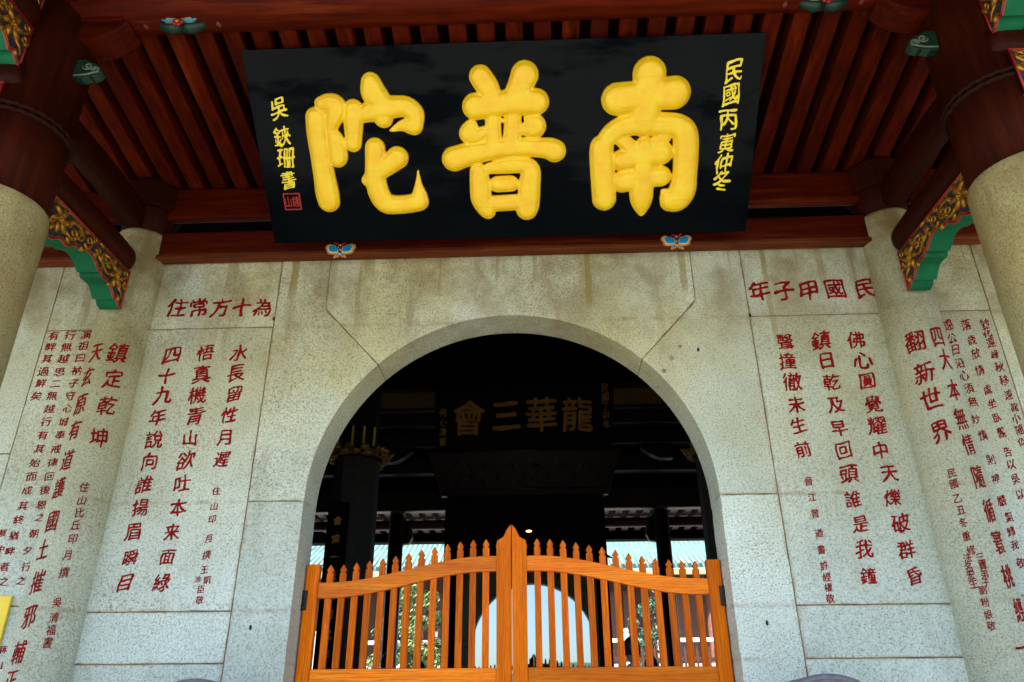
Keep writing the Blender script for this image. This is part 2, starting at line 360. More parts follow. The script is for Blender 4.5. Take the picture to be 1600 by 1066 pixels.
def obj(name, bm, mats, parent=None, base=None, smooth=None, recalc=True):
    """link bm (world coordinates) as one mesh object, its origin at its parent's base"""
    if recalc: bmesh.ops.recalc_face_normals(bm, faces=bm.faces[:])
    me = bpy.data.meshes.new(name)
    off = wpos(parent) if parent else Vector(base) if base else Vector((0, 0, 0))
    if off.length: bmesh.ops.translate(bm, verts=bm.verts[:], vec=-off)
    bm.to_mesh(me); bm.free()
    for m in (mats if isinstance(mats, (list, tuple)) else [mats]): me.materials.append(m)
    if smooth is not None: me.polygons.foreach_set('use_smooth', [smooth]*len(me.polygons))
    o = bpy.data.objects.new(name, me); COL.objects.link(o)
    if parent: o.parent = parent
    elif base: o.location = base
    return o
def tag(o, label=None, cat=None, group=None, kind=None):
    for k, v in (('label', label), ('category', cat), ('group', group), ('kind', kind)):
        if v: o[k] = v
    return o
def thing(name, loc, label, cat, group=None):
    o = bpy.data.objects.new(name, None); o.empty_display_size = 0.1; COL.objects.link(o); o.location = loc
    return tag(o, label, cat, group)
def dup(o, delta=(0, 0, 0), label=None, parent=None):
    c = o.copy(); COL.objects.link(c)
    if parent is not None: c.parent = parent
    else: c.location = o.location+Vector(delta)
    if label: c['label'] = label
    for ch in list(o.children): dup(ch, parent=c)
    return c

# ------------------------------------------------------------------ lettering: glyph outline -> brushed field -> contour mesh
_tc = bpy.data.curves.new('glyph_source', 'FONT'); _tc.resolution_u = 3
_to = bpy.data.objects.new('glyph_source', _tc); COL.objects.link(_to)
_gl = {}
def glyph_edges(ch):
    if ch in _gl: return _gl[ch]
    _tc.body = ch; bpy.context.view_layer.update()
    e = _to.evaluated_get(bpy.context.evaluated_depsgraph_get()); me = e.to_mesh()
    cnt = {}
    for p in me.polygons:
        for k in p.edge_keys: cnt[k] = cnt.get(k, 0)+1
    vv = [(v.co.x, v.co.y) for v in me.vertices]
    seg = [(vv[a], vv[b]) for (a, b), c in cnt.items() if c == 1]
    e.to_mesh_clear(); _gl[ch] = seg; return seg
def blur1(a, s, ax):
    r = max(1, int(3*s)); k = np.exp(-0.5*(np.arange(-r, r+1)/max(s, 1e-3))**2); k /= k.sum()
    return np.apply_along_axis(lambda v: np.convolve(v, k, 'same'), ax, a)
def brush_field(ch, n=56, slant=0.10, bold=0.0, rng=None, wild=1.0):
    """scalar field on an n x n grid over [-.12,1.12]^2, > 0 inside the brushed glyph"""
    seg = np.array(glyph_edges(ch), float)
    m = 3*n
    xs = np.linspace(-0.12, 1.12, m)
    X, Y = np.meshgrid(xs, xs)
    # where does this sample come from in the printed glyph: undo slant, sway and taper
    ph = [rng.uniform(0, 6.28) for _ in range(4)]
    w_ = 0.024*wild
    U = X+w_*np.sin(5.1*Y+ph[0])+0.6*w_*np.sin(9*X+ph[1]) - (0.06*wild)*(Y-0.4)*rng.uniform(-0.6, 1.0)
    W = Y-slant*(X-0.5)+w_*np.sin(5.3*X+ph[2])+0.6*w_*np.sin(8*Y+ph[3])
    W = W-0.38+0.38
    cx = U.ravel(); cy = (W-0.10).ravel()
    ins = np.zeros(cx.shape, bool)
    for (x0, y0), (x1, y1) in seg:
        if y0 == y1: continue
        c = ((y0 > cy) != (y1 > cy)); xi = x0+(cy-y0)*(x1-x0)/(y1-y0)
        ins ^= c & (cx < xi)
    F = ins.reshape(m, m).astype(float)
    den = float(F.mean()); sg = 4.3 if den < 0.13 else 3.5 if den < 0.19 else 2.7
    F = blur1(blur1(F, sg, 1), sg*0.82, 0)
    F = F.reshape(n, 3, n, 3).mean(axis=(1, 3))
    px = np.linspace(0, 1, n); PX, PY = np.meshgrid(px, px)
    press = 0.095*np.sin(11*PX+ph[1]*2+6*PY)+0.095*np.sin(13*PY+ph[0]*2-8*PX)+0.06*np.sin(21*PX-17*PY+ph[2])
    return F-np.maximum(0.335-bold+np.clip(press*wild, -0.17, 0.2), 0.11), xs.reshape(n, 3).mean(1)
def field_mesh(bm, F, xs, ys, mp, top, skirt=True, mi=0):
    """marching squares: faces where F>0; mp(u,v,h) -> 3D; top(u,v) -> height"""
    ny, nx = F.shape; cache = {}
    def vert(key, u, v, h):
        if key not in cache: cache[key] = bm.verts.new(mp(u, v, h))
        return cache[key]
    S = F > 0
    any_ = S[:-1, :-1] | S[1:, :-1] | S[:-1, 1:] | S[1:, 1:]
    for j, i in zip(*np.nonzero(any_)):
        cs = ((i, j), (i+1, j), (i+1, j+1), (i, j+1)); ring = []; cuts = []
        for k in range(4):
            a = cs[k]; b = cs[(k+1) % 4]; fa = F[a[1], a[0]]; fb = F[b[1], b[0]]
            if fa > 0: ring.append(('p', a, xs[a[0]], ys[a[1]]))
            if (fa > 0) != (fb > 0):
                t = fa/(fa-fb); t = min(max(t, 0.02), 0.98)
                key = ('e',)+tuple(sorted((a, b)))
                ring.append((key, None, xs[a[0]]*(1-t)+xs[b[0]]*t, ys[a[1]]*(1-t)+ys[b[1]]*t))
        if len(ring) < 3: continue
        vsr = []
        for r in ring:
            key = r[0] if r[1] is None else ('p', r[1])
            vsr.append((vert(key, r[2], r[3], top(r[2], r[3]) if top else 0.0), r[1] is None, r, key))
        if len({id(x[0]) for x in vsr}) < 3: continue
        try:
            f = bm.faces.new([x[0] for x in vsr]); f.material_index = mi; f.smooth = True
        except ValueError: continue
        if skirt:
            L = len(vsr)
            for k in range(L):
                a, b = vsr[k], vsr[(k+1) % L]
                if a[1] and b[1]:
                    va = vert(('s',)+a[3], a[2][2], a[2][3], 0.0); vb = vert(('s',)+b[3], b[2][2], b[2][3], 0.0)
                    try:
                        f = bm.faces.new((a[0], va, vb, b[0])); f.material_index = mi
                    except ValueError: pass
def write(bm, ch, size, place, relief=0.003, slant=0.10, bold=0.0, rng=random, wild=1.0, aspect=1.0, n=56, mi=0):
    if size < 0.095: wild *= 0.55; bold = min(bold, 0.0)
    F, xs = brush_field(ch, n, slant, bold, rng, wild)
    size = size*(1+rng.uniform(-0.07, 0.07)*wild); tw = rng.uniform(-0.05, 0.05)*wild; ct, sn = math.cos(tw), math.sin(tw)
    field_mesh(bm, F, xs, xs, lambda u, v, h: place(((u-0.5)*ct-(v-0.5)*sn)*size*aspect, ((u-0.5)*sn+(v-0.5)*ct)*size, h), lambda u, v: relief, True, mi)

# measured lettering (world coordinates), big characters (board coordinates)
INS={'left_panel':[[('住',-2.53,2.781,0.173),('常',-2.361,2.777,0.172),('方',-2.193,2.772,0.172),('十',-2.03,2.768,0.172),('為',-1.867,2.764,0.172)],[('水',-1.992,2.384,0.141),('長',-1.991,2.222,0.137),('留',-1.976,2.061,0.134),('性',-1.988,1.9,0.131),('月',-1.991,1.734,0.127),('遲',-1.988,1.577,0.124)],[('住',-1.991,1.352,0.062),('山',-1.987,1.248,0.061),('印',-1.985,1.162,0.06),('月',-1.985,1.035,0.058),('撰',-1.984,0.928,0.057),('王',-1.983,0.835,0.056),('凱',-1.953,0.771,0.056),('臣',-1.984,0.712,0.055),('敬',-1.981,0.647,0.055)],[('池',-2.016,0.775,0.044)],[('悟',-2.245,2.39,0.147),('真',-2.242,2.222,0.143),('機',-2.244,2.057,0.139),('青',-2.234,1.9,0.136),('山',-2.238,1.734,0.132),('欲',-2.243,1.572,0.128),('吐',-2.236,1.409,0.125),('本',-2.23,1.243,0.121),('来',-2.242,1.081,0.118),('面',-2.241,0.921,0.115),('綠',-2.248,0.762,0.112)],[('四',-2.495,2.382,0.147),('十',-2.498,2.213,0.143),('九',-2.498,2.062,0.139),('年',-2.505,1.894,0.136),('說',-2.493,1.729,0.132),('向',-2.494,1.572,0.129),('誰',-2.498,1.406,0.125),('揚',-2.489,1.246,0.122),('眉',-2.505,1.089,0.118),('瞬',-2.488,0.918,0.115),('目',-2.487,0.761,0.112)]],'right_panel':[[('年',1.869,2.81,0.169),('子',2.048,2.805,0.169),('甲',2.229,2.798,0.169),('國',2.423,2.809,0.169),('民',2.642,2.812,0.169)],[('佛',2.495,2.384,0.148),('心',2.508,2.224,0.144),('圓',2.506,2.066,0.14),('覺',2.509,1.889,0.136),('耀',2.503,1.738,0.133),('中',2.488,1.559,0.129),('天',2.512,1.405,0.126),('爍',2.5,1.24,0.122),('破',2.512,1.075,0.119),('群',2.51,0.905,0.115),('昏',2.52,0.743,0.112)],[('鎮',2.244,2.387,0.148),('日',2.253,2.229,0.144),('乾',2.258,2.062,0.14),('及',2.256,1.895,0.137),('早',2.245,1.725,0.133),('回',2.245,1.567,0.129),('頭',2.248,1.403,0.126),('誰',2.241,1.232,0.122),('是',2.256,1.073,0.119),('我',2.247,0.915,0.115),('鐘',2.241,0.746,0.112)],[('聲',1.988,2.383,0.143),('撞',1.978,2.226,0.139),('徹',1.988,2.071,0.136),('未',1.986,1.9,0.132),('生',1.977,1.748,0.129),('前',1.977,1.575,0.125)],[('晉',1.977,1.355,0.065),('江',1.98,1.248,0.063),('曾',1.981,1.143,0.062),('遒',1.983,1.015,0.061),('書',1.978,0.911,0.06),('許',1.979,0.813,0.059),('經',1.983,0.743,0.058),('權',1.981,0.68,0.057),('敬',1.979,0.615,0.057)]],'left_outer':[[('演',-3.184,2.562,0.086),('祖',-3.183,2.472,0.085),('曰',-3.18,2.371,0.084),('衲',-3.18,2.269,0.083),('子',-3.177,2.169,0.081),('守',-3.177,2.07,0.08),('心',-3.172,1.973,0.079),('城',-3.174,1.87,0.077),('奉',-3.177,1.773,0.076),('戒',-3.179,1.67,0.075),('律',-3.179,1.572,0.074),('回',-3.175,1.472,0.073),('後',-3.182,1.379,0.071),('恩',-3.179,1.276,0.07),('之',-3.164,1.191,0.069),('朝',-3.175,1.082,0.068),('夕',-3.192,0.972,0.067),('行',-3.17,0.867,0.065),('之',-3.18,0.779,0.064)],[('行',-3.305,2.561,0.087),('無',-3.308,2.463,0.085),('越',-3.307,2.367,0.084),('思',-3.31,2.261,0.083),('二',-3.313,2.168,0.081),('無',-3.315,2.073,0.08),('越',-3.308,1.971,0.079),('行',-3.305,1.873,0.078),('有',-3.304,1.772,0.076),('其',-3.299,1.672,0.075),('始',-3.304,1.572,0.074),('而',-3.303,1.474,0.073),('成',-3.305,1.377,0.071),('其',-3.303,1.272,0.07),('終',-3.307,1.176,0.069),('猶',-3.31,1.071,0.068),('畔',-3.309,0.968,0.067),('者',-3.316,0.87,0.065),('之',-3.294,0.775,0.064)],[('有',-3.429,2.559,0.087),('畔',-3.43,2.466,0.085),('其',-3.431,2.37,0.084),('過',-3.431,2.268,0.083),('鮮',-3.425,2.174,0.081),('矣',-3.431,2.073,0.08)],[('蔡',-3.394,1.088,0.06),('中',-3.376,0.983,0.058),('蔣',-3.177,0.363,0.052),('山',-3.158,0.271,0.051)]],'right_outer':[[('遠',3.169,2.491,0.093),('公',3.169,2.382,0.091),('日',3.171,2.291,0.09),('沿',3.174,2.186,0.088),('心',3.181,2.089,0.087),('須',3.185,1.996,0.086),('無',3.186,1.894,0.084),('妙',3.172,1.768,0.083),('慎',3.189,1.652,0.081),('則',3.195,1.484,0.079),('神',3.189,1.353,0.077),('嚴',3.188,1.21,0.075),('氣',3.204,1.102,0.074),('歸',3.19,1.01,0.072),('我',3.188,0.925,0.071),('敬',3.192,0.816,0.07)],[('落',3.296,2.485,0.093),('歲',3.304,2.363,0.091),('放',3.303,2.257,0.089),('情',3.297,2.128,0.088),('處',3.312,1.981,0.085),('坐',3.312,1.878,0.084),('臥',3.315,1.778,0.083),('舊',3.316,1.67,0.081),('告',3.317,1.534,0.079),('以',3.315,1.451,0.078),('吳',3.315,1.351,0.077),('以',3.318,1.248,0.075)],[('妙',3.434,2.495,0.088),('花',3.427,2.423,0.087),('遠',3.431,2.34,0.086),('峰',3.432,2.248,0.084),('秋',3.437,2.15,0.083),('移',3.442,2.048,0.082),('遠',3.44,1.941,0.08),('龍',3.453,1.848,0.079),('小',3.441,1.767,0.078),('隨',3.44,1.685,0.077),('似',3.435,1.602,0.076)]],'left_column':[[('鎮',0.543,2.325,0.173),('定',0.599,2.125,0.169),('乾',0.607,1.921,0.165),('坤',0.593,1.692,0.161)],[('天',-0.192,2.324,0.18),('玄',-0.302,2.131,0.176),('原',-0.295,1.928,0.172),('有',-0.251,1.737,0.169),('道',-0.246,1.527,0.166),('護',-0.284,1.338,0.163),('國',-0.21,1.12,0.16),('土',-0.281,0.942,0.159),('摧',-0.181,0.741,0.157),('邪',-0.148,0.539,0.156),('輔',-0.196,0.335,0.155),('正',-0.23,0.18,0.155)],[('住',0.522,1.344,0.076),('山',0.54,1.257,0.075),('比',0.557,1.176,0.075),('丘',0.531,1.096,0.074),('印',0.552,1.009,0.074),('月',0.529,0.906,0.073),('撰',0.533,0.799,0.073),('吳',0.541,0.619,0.073),('清',0.561,0.531,0.072),('福',0.564,0.46,0.072),('書',0.554,0.388,0.072)]],'right_column':[[('翻',-0.48,2.281,0.179),('新',-0.467,2.04,0.173),('世',-0.462,1.851,0.17),('界',-0.44,1.627,0.166)],[('四',0.287,2.306,0.186),('大',0.351,2.135,0.182),('本',0.344,1.91,0.178),('無',0.312,1.708,0.174),('情',0.337,1.53,0.171),('隨',0.349,1.32,0.168),('循',0.415,1.108,0.166),('寰',0.427,0.911,0.164),('桃',0.415,0.709,0.162),('經',0.508,0.521,0.161),('一',0.223,0.315,0.159)],[('民',-0.437,1.346,0.068),('國',-0.456,1.276,0.068),('乙',-0.464,1.183,0.068),('丑',-0.461,1.111,0.067),('冬',-0.48,1.032,0.067),('重',-0.492,0.949,0.067),('修',-0.464,0.864,0.066),('法',-0.615,0.82,0.066),('名',-0.639,0.767,0.066),('宏',-0.638,0.72,0.066),('生',-0.625,0.672,0.066)],[('三',-0.268,0.821,0.061),('寶',-0.272,0.773,0.061),('弟',-0.286,0.721,0.061),('子',-0.311,0.673,0.061),('劉',-0.432,0.631,0.061),('粉',-0.46,0.563,0.061),('娘',-0.464,0.493,0.06),('敬',-0.459,0.432,0.06)]]}
BIG={'陀':[[(-1.331,0.928,0.074),(-1.337,0.815,0.076),(-1.335,0.661,0.075),(-1.329,0.503,0.08),(-1.326,0.39,0.087),(-1.322,0.322,0.082)],[(-1.276,1.02,0.052),(-1.221,1.028,0.062),(-1.178,1.008,0.07),(-1.184,0.961,0.07),(-1.216,0.895,0.056),(-1.241,0.828,0.036)],[(-1.239,0.843,0.036),(-1.214,0.766,0.063),(-1.208,0.689,0.069),(-1.215,0.639,0.069),(-1.249,0.659,0.041),(-1.275,0.698,0.02)],[(-1.056,0.979,0.068),(-1.068,0.883,0.07),(-1.079,0.792,0.062),(-1.089,0.739,0.061)],[(-0.913,1.154,0.068),(-0.901,1.084,0.089),(-0.859,1.01,0.081),(-0.851,0.909,0.068)],[(-1.019,0.929,0.049),(-0.93,0.961,0.075),(-0.844,0.98,0.084),(-0.766,0.985,0.077),(-0.682,0.983,0.071),(-0.628,0.937,0.067),(-0.629,0.877,0.061),(-0.649,0.84,0.052)],[(-0.641,0.852,0.068),(-0.718,0.854,0.039),(-0.782,0.832,0.019),(-0.814,0.82,0.006)],[(-0.933,0.704,0.072),(-0.946,0.587,0.072),(-0.955,0.477,0.076),(-0.939,0.363,0.079),(-0.893,0.293,0.076),(-0.805,0.281,0.069),(-0.707,0.288,0.069),(-0.649,0.303,0.072)],[(-0.642,0.339,0.059),(-0.643,0.412,0.031),(-0.64,0.484,0.013),(-0.638,0.531,0.005)],[(-0.779,0.629,0.081),(-0.873,0.562,0.069),(-0.941,0.516,0.058)],[(-1.013,0.47,0.046),(-0.991,0.494,0.049)]],'普':[[(-0.149,1.169,0.079),(-0.105,1.101,0.079),(-0.067,1.032,0.059)],[(0.156,1.171,0.096),(0.119,1.094,0.086),(0.056,1.012,0.064)],[(-0.194,0.97,0.094),(-0.088,0.974,0.084),(0.031,0.99,0.089),(0.149,0.994,0.094),(0.232,0.989,0.091)],[(-0.077,0.953,0.056),(-0.076,0.837,0.056),(-0.081,0.708,0.062)],[(0.068,0.948,0.062),(0.062,0.833,0.061),(0.052,0.716,0.065)],[(-0.039,0.869,0.015),(-0.009,0.868,0.015)],[(-0.234,0.832,0.05),(-0.252,0.784,0.069),(-0.199,0.77,0.057),(-0.119,0.801,0.037)],[(0.164,0.886,0.022),(0.219,0.838,0.072),(0.216,0.807,0.07),(0.156,0.805,0.047),(0.096,0.797,0.032)],[(-0.367,0.608,0.09),(-0.261,0.638,0.083),(-0.102,0.663,0.072),(0.081,0.679,0.069),(0.226,0.672,0.069),(0.322,0.662,0.077),(0.358,0.645,0.082)],[(-0.197,0.511,0.063),(-0.188,0.405,0.078),(-0.185,0.304,0.076),(-0.147,0.22,0.061),(-0.132,0.203,0.043)],[(-0.12,0.531,0.04),(0.016,0.548,0.058),(0.126,0.547,0.059),(0.183,0.512,0.069),(0.171,0.395,0.081),(0.163,0.269,0.081),(0.148,0.218,0.079)],[(-0.063,0.414,0.059),(0.036,0.416,0.059)],[(-0.101,0.27,0.06),(0.018,0.273,0.06),(0.106,0.277,0.06)]],'南':[[(1.013,1.152,0.115),(1.011,1.041,0.106),(0.994,0.866,0.103)],[(0.798,0.989,0.112),(0.908,1.001,0.106),(1.027,1.014,0.106),(1.191,1.021,0.113)],[(0.99,0.896,0.106),(0.99,0.822,0.097)],[(0.696,0.664,0.084),(0.695,0.602,0.087),(0.708,0.445,0.089),(0.72,0.284,0.088)],[(0.703,0.687,0.061),(0.778,0.765,0.074),(0.884,0.813,0.077),(1.006,0.814,0.084),(1.127,0.81,0.081),(1.232,0.792,0.084),(1.285,0.73,0.091),(1.299,0.585,0.09),(1.3,0.429,0.089),(1.289,0.333,0.099),(1.255,0.269,0.093),(1.205,0.251,0.075)],[(1.196,0.271,0.07),(1.163,0.317,0.03),(1.14,0.329,0.01)],[(0.842,0.564,0.078),(0.985,0.586,0.075),(1.123,0.609,0.085)],[(0.826,0.721,0.052),(0.921,0.634,0.058)],[(1.132,0.72,0.055),(1.044,0.635,0.058)],[(0.853,0.409,0.082),(0.991,0.429,0.075),(1.128,0.44,0.075)],[(1.0,0.655,0.073),(0.991,0.437,0.085),(0.992,0.293,0.085),(0.997,0.203,0.046),(0.999,0.155,0.012)]]}
SMALLGOLD=[[('民',1.592,1.155,0.155),('國',1.584,1.003,0.155),('丙',1.58,0.835,0.156),('寅',1.583,0.67,0.157),('仲',1.578,0.524,0.157),('冬',1.575,0.394,0.158)],[('吳',-1.586,1.006,0.158),('鋏',-1.596,0.808,0.159),('珊',-1.591,0.65,0.16),('書',-1.6,0.493,0.16)]]
BRK=[(-1.246,2.956),(-1.172,2.686),(-1.109,2.68),(-1.044,2.734),(-0.962,2.726),(-0.906,2.745),(-0.887,2.77),(-0.857,2.77),(-0.74,2.822),(-0.652,2.805),(-0.586,2.768),(-0.56,2.784),(-0.541,2.74),(-0.428,2.75),(-0.366,2.71),(-0.333,2.676),(-0.291,2.705),(-0.224,2.657),(-0.223,2.968)]

# ================================================================== SETTING
bm = newbm()
def sheet(bm, x0, x1, y0, y1, z):
    return bm.faces.new([bm.verts.new(p) for p in ((x0, y0, z), (x1, y0, z), (x1, y1, z), (x0, y1, z))])
sheet(bm, -400, 400, -400, 400, -1.62)
tag(obj('ground', bm, PAVE), kind='structure')
bm = newbm()
bx(bm, -9, 9, -3.75, 0.0, -1.70, -1.15, 0.012); bx(bm, -9, 9, -4.07, -3.752, -1.70, -1.30, 0.012); bx(bm, -9, 9, -4.39, -4.072, -1.70, -1.45, 0.012)
tag(obj('porch_floor', bm, PAVE), kind='structure')
bm = newbm(); bx(bm, -7.2, 7.2, 0.02, 9.9, -1.70, -1.13)
tag(obj('hall_floor', bm, plain('worn_floor_tile', (0.10, 0.085, 0.075), 0.35, vscale=2)), kind='structure')
def hillbm(rx, y, h, seed, depth):
    r = random.Random(seed); bm = newbm(); n = 60; rows = []
    for k, (dy, hh) in enumerate(((0, 0), (depth*0.25, 0.7), (depth*0.6, 1.0), (depth, 0))):
        rows.append([bm.verts.new((-rx+2*rx*i/n, y-dy, -1.7+h*hh*(0.6+0.35*math.sin(i*0.31+seed)+0.2*math.sin(i*0.83+k)+0.05*r.random()))) for i in range(n+1)])
    for a, b in zip(rows, rows[1:]):
        for i in range(n): bm.faces.new((a[i], a[i+1], b[i+1], b[i])).smooth = True
    return bm
tag(obj('hill', hillbm(190, -95, 13.0, 3, 60), HEDGE), kind='structure')

# ================================================================== STONE WALL WITH ARCH
WXZ = lambda a, b, d: (a, d, b)
wallt = thing('stone_wall', (0, 0.3, -1.15), 'pale speckled granite wall with a round arched doorway and red carved verses', 'wall')
RA, ZC = 1.385, 1.262                       # arch radius and spring height
def arcpts(a0, a1, n): return [(RA*math.cos(a0+(a1-a0)*i/n), ZC+RA*math.sin(a0+(a1-a0)*i/n)) for i in range(n+1)]
aj = math.atan2(2.272-ZC, 0.96)
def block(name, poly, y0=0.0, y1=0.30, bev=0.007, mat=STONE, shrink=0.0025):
    c = (sum(p[0] for p in poly)/len(poly), sum(p[1] for p in poly)/len(poly))
    rr = random.Random(round(c[0]*91+c[1]*37)); q_ = []
    for i in range(len(poly)):                 # hand-cut, slightly uneven edges
        a, b = poly[i], poly[(i+1) % len(poly)]; L = math.hypot(b[0]-a[0], b[1]-a[1]); m_ = max(1, int(L/0.05)); q_.append(a)
        for k in range(1, m_):
            j = rr.gauss(0, 0.0013)*(2.5 if rr.random() < 0.06 else 1); j = -abs(j)
            nx, nz = (b[1]-a[1])/L, -(b[0]-a[0])/L; mx, mz = (a[0]+(b[0]-a[0])*k/m_), (a[1]+(b[1]-a[1])*k/m_)
            if (mx+nx*0.01-c[0])**2+(mz+nz*0.01-c[1])**2 < (mx-c[0])**2+(mz-c[1])**2: j = -j
            q_.append((mx+nx*j, mz+nz*j))
    bm = newbm(); prism(bm, q_, WXZ, y0, y1, bev)
    return obj(name, bm, mat, wallt)
def rect(x0, x1, z0, z1, gp=0.0036): return [(x0+gp, z0+gp), (x1-gp, z0+gp), (x1-gp, z1-gp), (x0+gp, z1-gp)]
TOP = 3.19; g_ = 0.0036; JX = 1.766
lint = [(-1.388+g_, TOP), (-1.388+g_, 2.737+g_*1.6)]+[(x, z) for x, z in reversed(arcpts(aj+0.002, math.pi-aj-0.002, 40))]+[(1.388-g_, 2.737+g_*1.6), (1.388-g_, TOP)]
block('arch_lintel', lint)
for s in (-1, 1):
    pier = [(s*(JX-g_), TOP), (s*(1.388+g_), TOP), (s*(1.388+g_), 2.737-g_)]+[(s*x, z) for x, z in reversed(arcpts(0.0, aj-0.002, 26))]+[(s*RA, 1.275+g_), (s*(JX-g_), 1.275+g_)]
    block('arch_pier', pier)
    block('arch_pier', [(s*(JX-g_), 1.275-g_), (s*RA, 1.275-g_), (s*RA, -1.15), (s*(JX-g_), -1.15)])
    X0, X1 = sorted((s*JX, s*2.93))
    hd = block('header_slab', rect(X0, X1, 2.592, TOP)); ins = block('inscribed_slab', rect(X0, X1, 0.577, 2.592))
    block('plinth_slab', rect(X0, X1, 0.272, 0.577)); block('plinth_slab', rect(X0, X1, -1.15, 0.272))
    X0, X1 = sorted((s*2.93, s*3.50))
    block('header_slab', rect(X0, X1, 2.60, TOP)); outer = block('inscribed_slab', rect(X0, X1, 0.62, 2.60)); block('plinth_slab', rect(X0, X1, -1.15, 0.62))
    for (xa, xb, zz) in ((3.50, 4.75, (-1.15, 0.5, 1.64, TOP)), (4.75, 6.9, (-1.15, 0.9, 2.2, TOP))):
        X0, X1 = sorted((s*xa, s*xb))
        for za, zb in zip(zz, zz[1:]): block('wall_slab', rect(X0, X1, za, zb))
    key = 'left' if s < 0 else 'right'
    for k, colm in enumerate(INS[key+'_panel']):
        bm = newbm()
        for ch, x, z, sz in colm:
            write(bm, ch, sz*1.0, lambda u, v, h, x=x, z=z: (x+u, -h, z+v), 0.003, 0.13, 0.055, random, 1.15, 0.95)
        obj('inscription', bm, RED, hd if k == 0 else ins)
    for colm in INS[key+'_outer']:
        bm = newbm()
        for ch, x, z, sz in colm:
            if key == 'left': write(bm, ch, sz*0.92, lambda u, v, h, x=x, z=z: (x+u, -h, z+v), 0.002, 0.04, 0.0, random, 1.0, 1.15, 40)
            else: write(bm, ch, sz*0.95, lambda u, v, h, x=x, z=z: (x+u, -h, z+v), 0.002, 0.18, -0.03, random, 2.2, 0.82, 44)
        obj('inscription', bm, RED, outer)
bm = newbm()                                   # mortar bed behind the joints
for s in (-1, 1):
    core = [(s*6.9, TOP-0.01), (0, TOP-0.01), (0, ZC+RA+0.008)]+[(s*(RA+0.008)*math.cos(a), ZC+(RA+0.008)*math.sin(a)) for a in np.linspace(math.pi/2-0.05, 0, 40)]+[(s*(RA+0.008), -1.14), (s*6.9, -1.14)]
    prism(bm, core, WXZ, 0.0040, 0.29)
obj('mortar_bed', bm, MORTAR, wallt)
# bolt stubs, iron specks
bm = newbm()
for px_, pz_, r_ in ((1.235, 2.36, 0.012), (1.165, 2.27, 0.016), (1.10, 2.17, 0.016), (1.035, 2.06, 0.014)):
    lathe(bm, [(r_, 0), (r_*0.9, 0.007), (r_*0.4, 0.011)], (px_, 0, pz_), 12, axis='Y')
bmesh.ops.scale(bm, vec=(1, -1, 1), verts=bm.verts[:])
obj('plaster_plug', bm, plain('dull_plug', (0.27, 0.22, 0.13), 0.8), wallt)
bm = newbm()
for px_, pz_ in ((1.36, 2.33), (1.571, 0.475), (-1.628, 0.478), (-1.77, 2.66), (1.768, 2.60)):
    ball(bm, (px_, -0.004, pz_), (0.009, 0.009, 0.016), 8, 5)
obj('iron_peg', bm, IRON, wallt)

# unseen upper wall closing the hall above the porch beams, placed to block light
bm = newbm(); bx(bm, -7.0, 7.0, 0.12, 0.28, 3.93, 6.2)
tag(obj('unseen_upper_wall', bm, HALLD, base=(0, 0.2, 3.93)), 'unseen dark timber wall above the porch beams, over the stone wall', 'wall')

# ================================================================== COLUMNS
def ring_char_place(X0, Y0, r): return lambda u, v, h, th, z: (X0+(r+h)*math.sin(th+u/r), Y0-(r+h)*math.cos(th+u/r), z+v)
for s, side in ((-1, 'left'), (1, 'right')):
    X0 = s*2.903
    t = thing('wall_column', (X0, 0, -1.15), 'half-round granite column with red verse set in the wall on the %s of the arch' % side, 'column', 'columns set in the wall')
    bm = newbm(); lathe(bm, [(0.28, -1.15), (0.28, -1.02), (0.215, -0.93), (0.205, -0.8), (0.203, 1.0), (0.202, 3.36), (0.195, 3.385)], (X0, 0, 0), 56)
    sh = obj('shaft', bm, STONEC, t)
    for kc, colm in enumerate(INS[side+'_column']):
        bm = newbm(); P = ring_char_place(X0, 0, 0.2036)
        for ch, th, z, sz in colm:
            write(bm, ch, sz*0.92, lambda u, v, h, th=th, z=z: P(u, v, h, th, z), 0.003, 0.13, -0.015 if kc == 1 else 0.05, random, 0.7 if kc == 1 else 1.1, 0.62 if kc == 1 else 0.82, 64)
        obj('inscription', bm, RED, sh)
    bm = newbm(); lathe(bm, [(0.188, 3.385), (0.192, 3.60), (0.19, 3.95)], (X0, 0, 0), 40)
    obj('timber_post', bm, WZ, t)
    bm = newbm()
    oc = [(0.245*math.cos(R(22.5+45*k)), 0.245*math.sin(R(22.5+45*k))) for k in range(8)]
    prism(bm, oc, lambda a, b, d: (X0+a, b, d), 3.835, 3.60, 0.02, True)
    obj('cap_block', bm, WZ, t)
    # front column
    FX = s*2.93; FY = -1.5
    t = thing('front_column', (FX, FY, -1.15), 'thick round granite column with a dark timber top at the front %s edge of the porch' % side, 'column', 'front columns of the porch')
    bm = newbm(); lathe(bm, [(0.40, -1.15), (0.40, -1.0), (0.345, -0.88), (0.315, -0.72), (0.308, 0.6), (0.300, 2.585), (0.296, 2.620), (0.288, 2.630)], (FX, FY, 0), 64)
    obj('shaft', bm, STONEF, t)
    bm = newbm(); lathe(bm, [(0.283, 2.63), (0.286, 3.15), (0.279, 3.152), (0.276, 3.6), (0.27, 4.5)], (FX, FY, 0), 56)
    obj('timber_post', bm, WZ, t)
    bm = newbm()
    for k, (rr, zz) in enumerate(((0.290, 3.175), (0.290, 3.135))):
        n = 120
        pts = [(FX+(rr+0.003*math.sin(i*2*math.pi/n*30+k*math.pi))*math.cos(2*math.pi*i/n), FY+(rr+0.003*math.sin(i*2*math.pi/n*30+k*math.pi))*math.sin(2*math.pi*i/n), zz+0.004*math.cos(i*2*math.pi/n*30+k*math.pi)) for i in range(n+1)]
        tube(bm, pts, 0.014, 6)
    obj('carved_ring', bm, RCARVE, t)

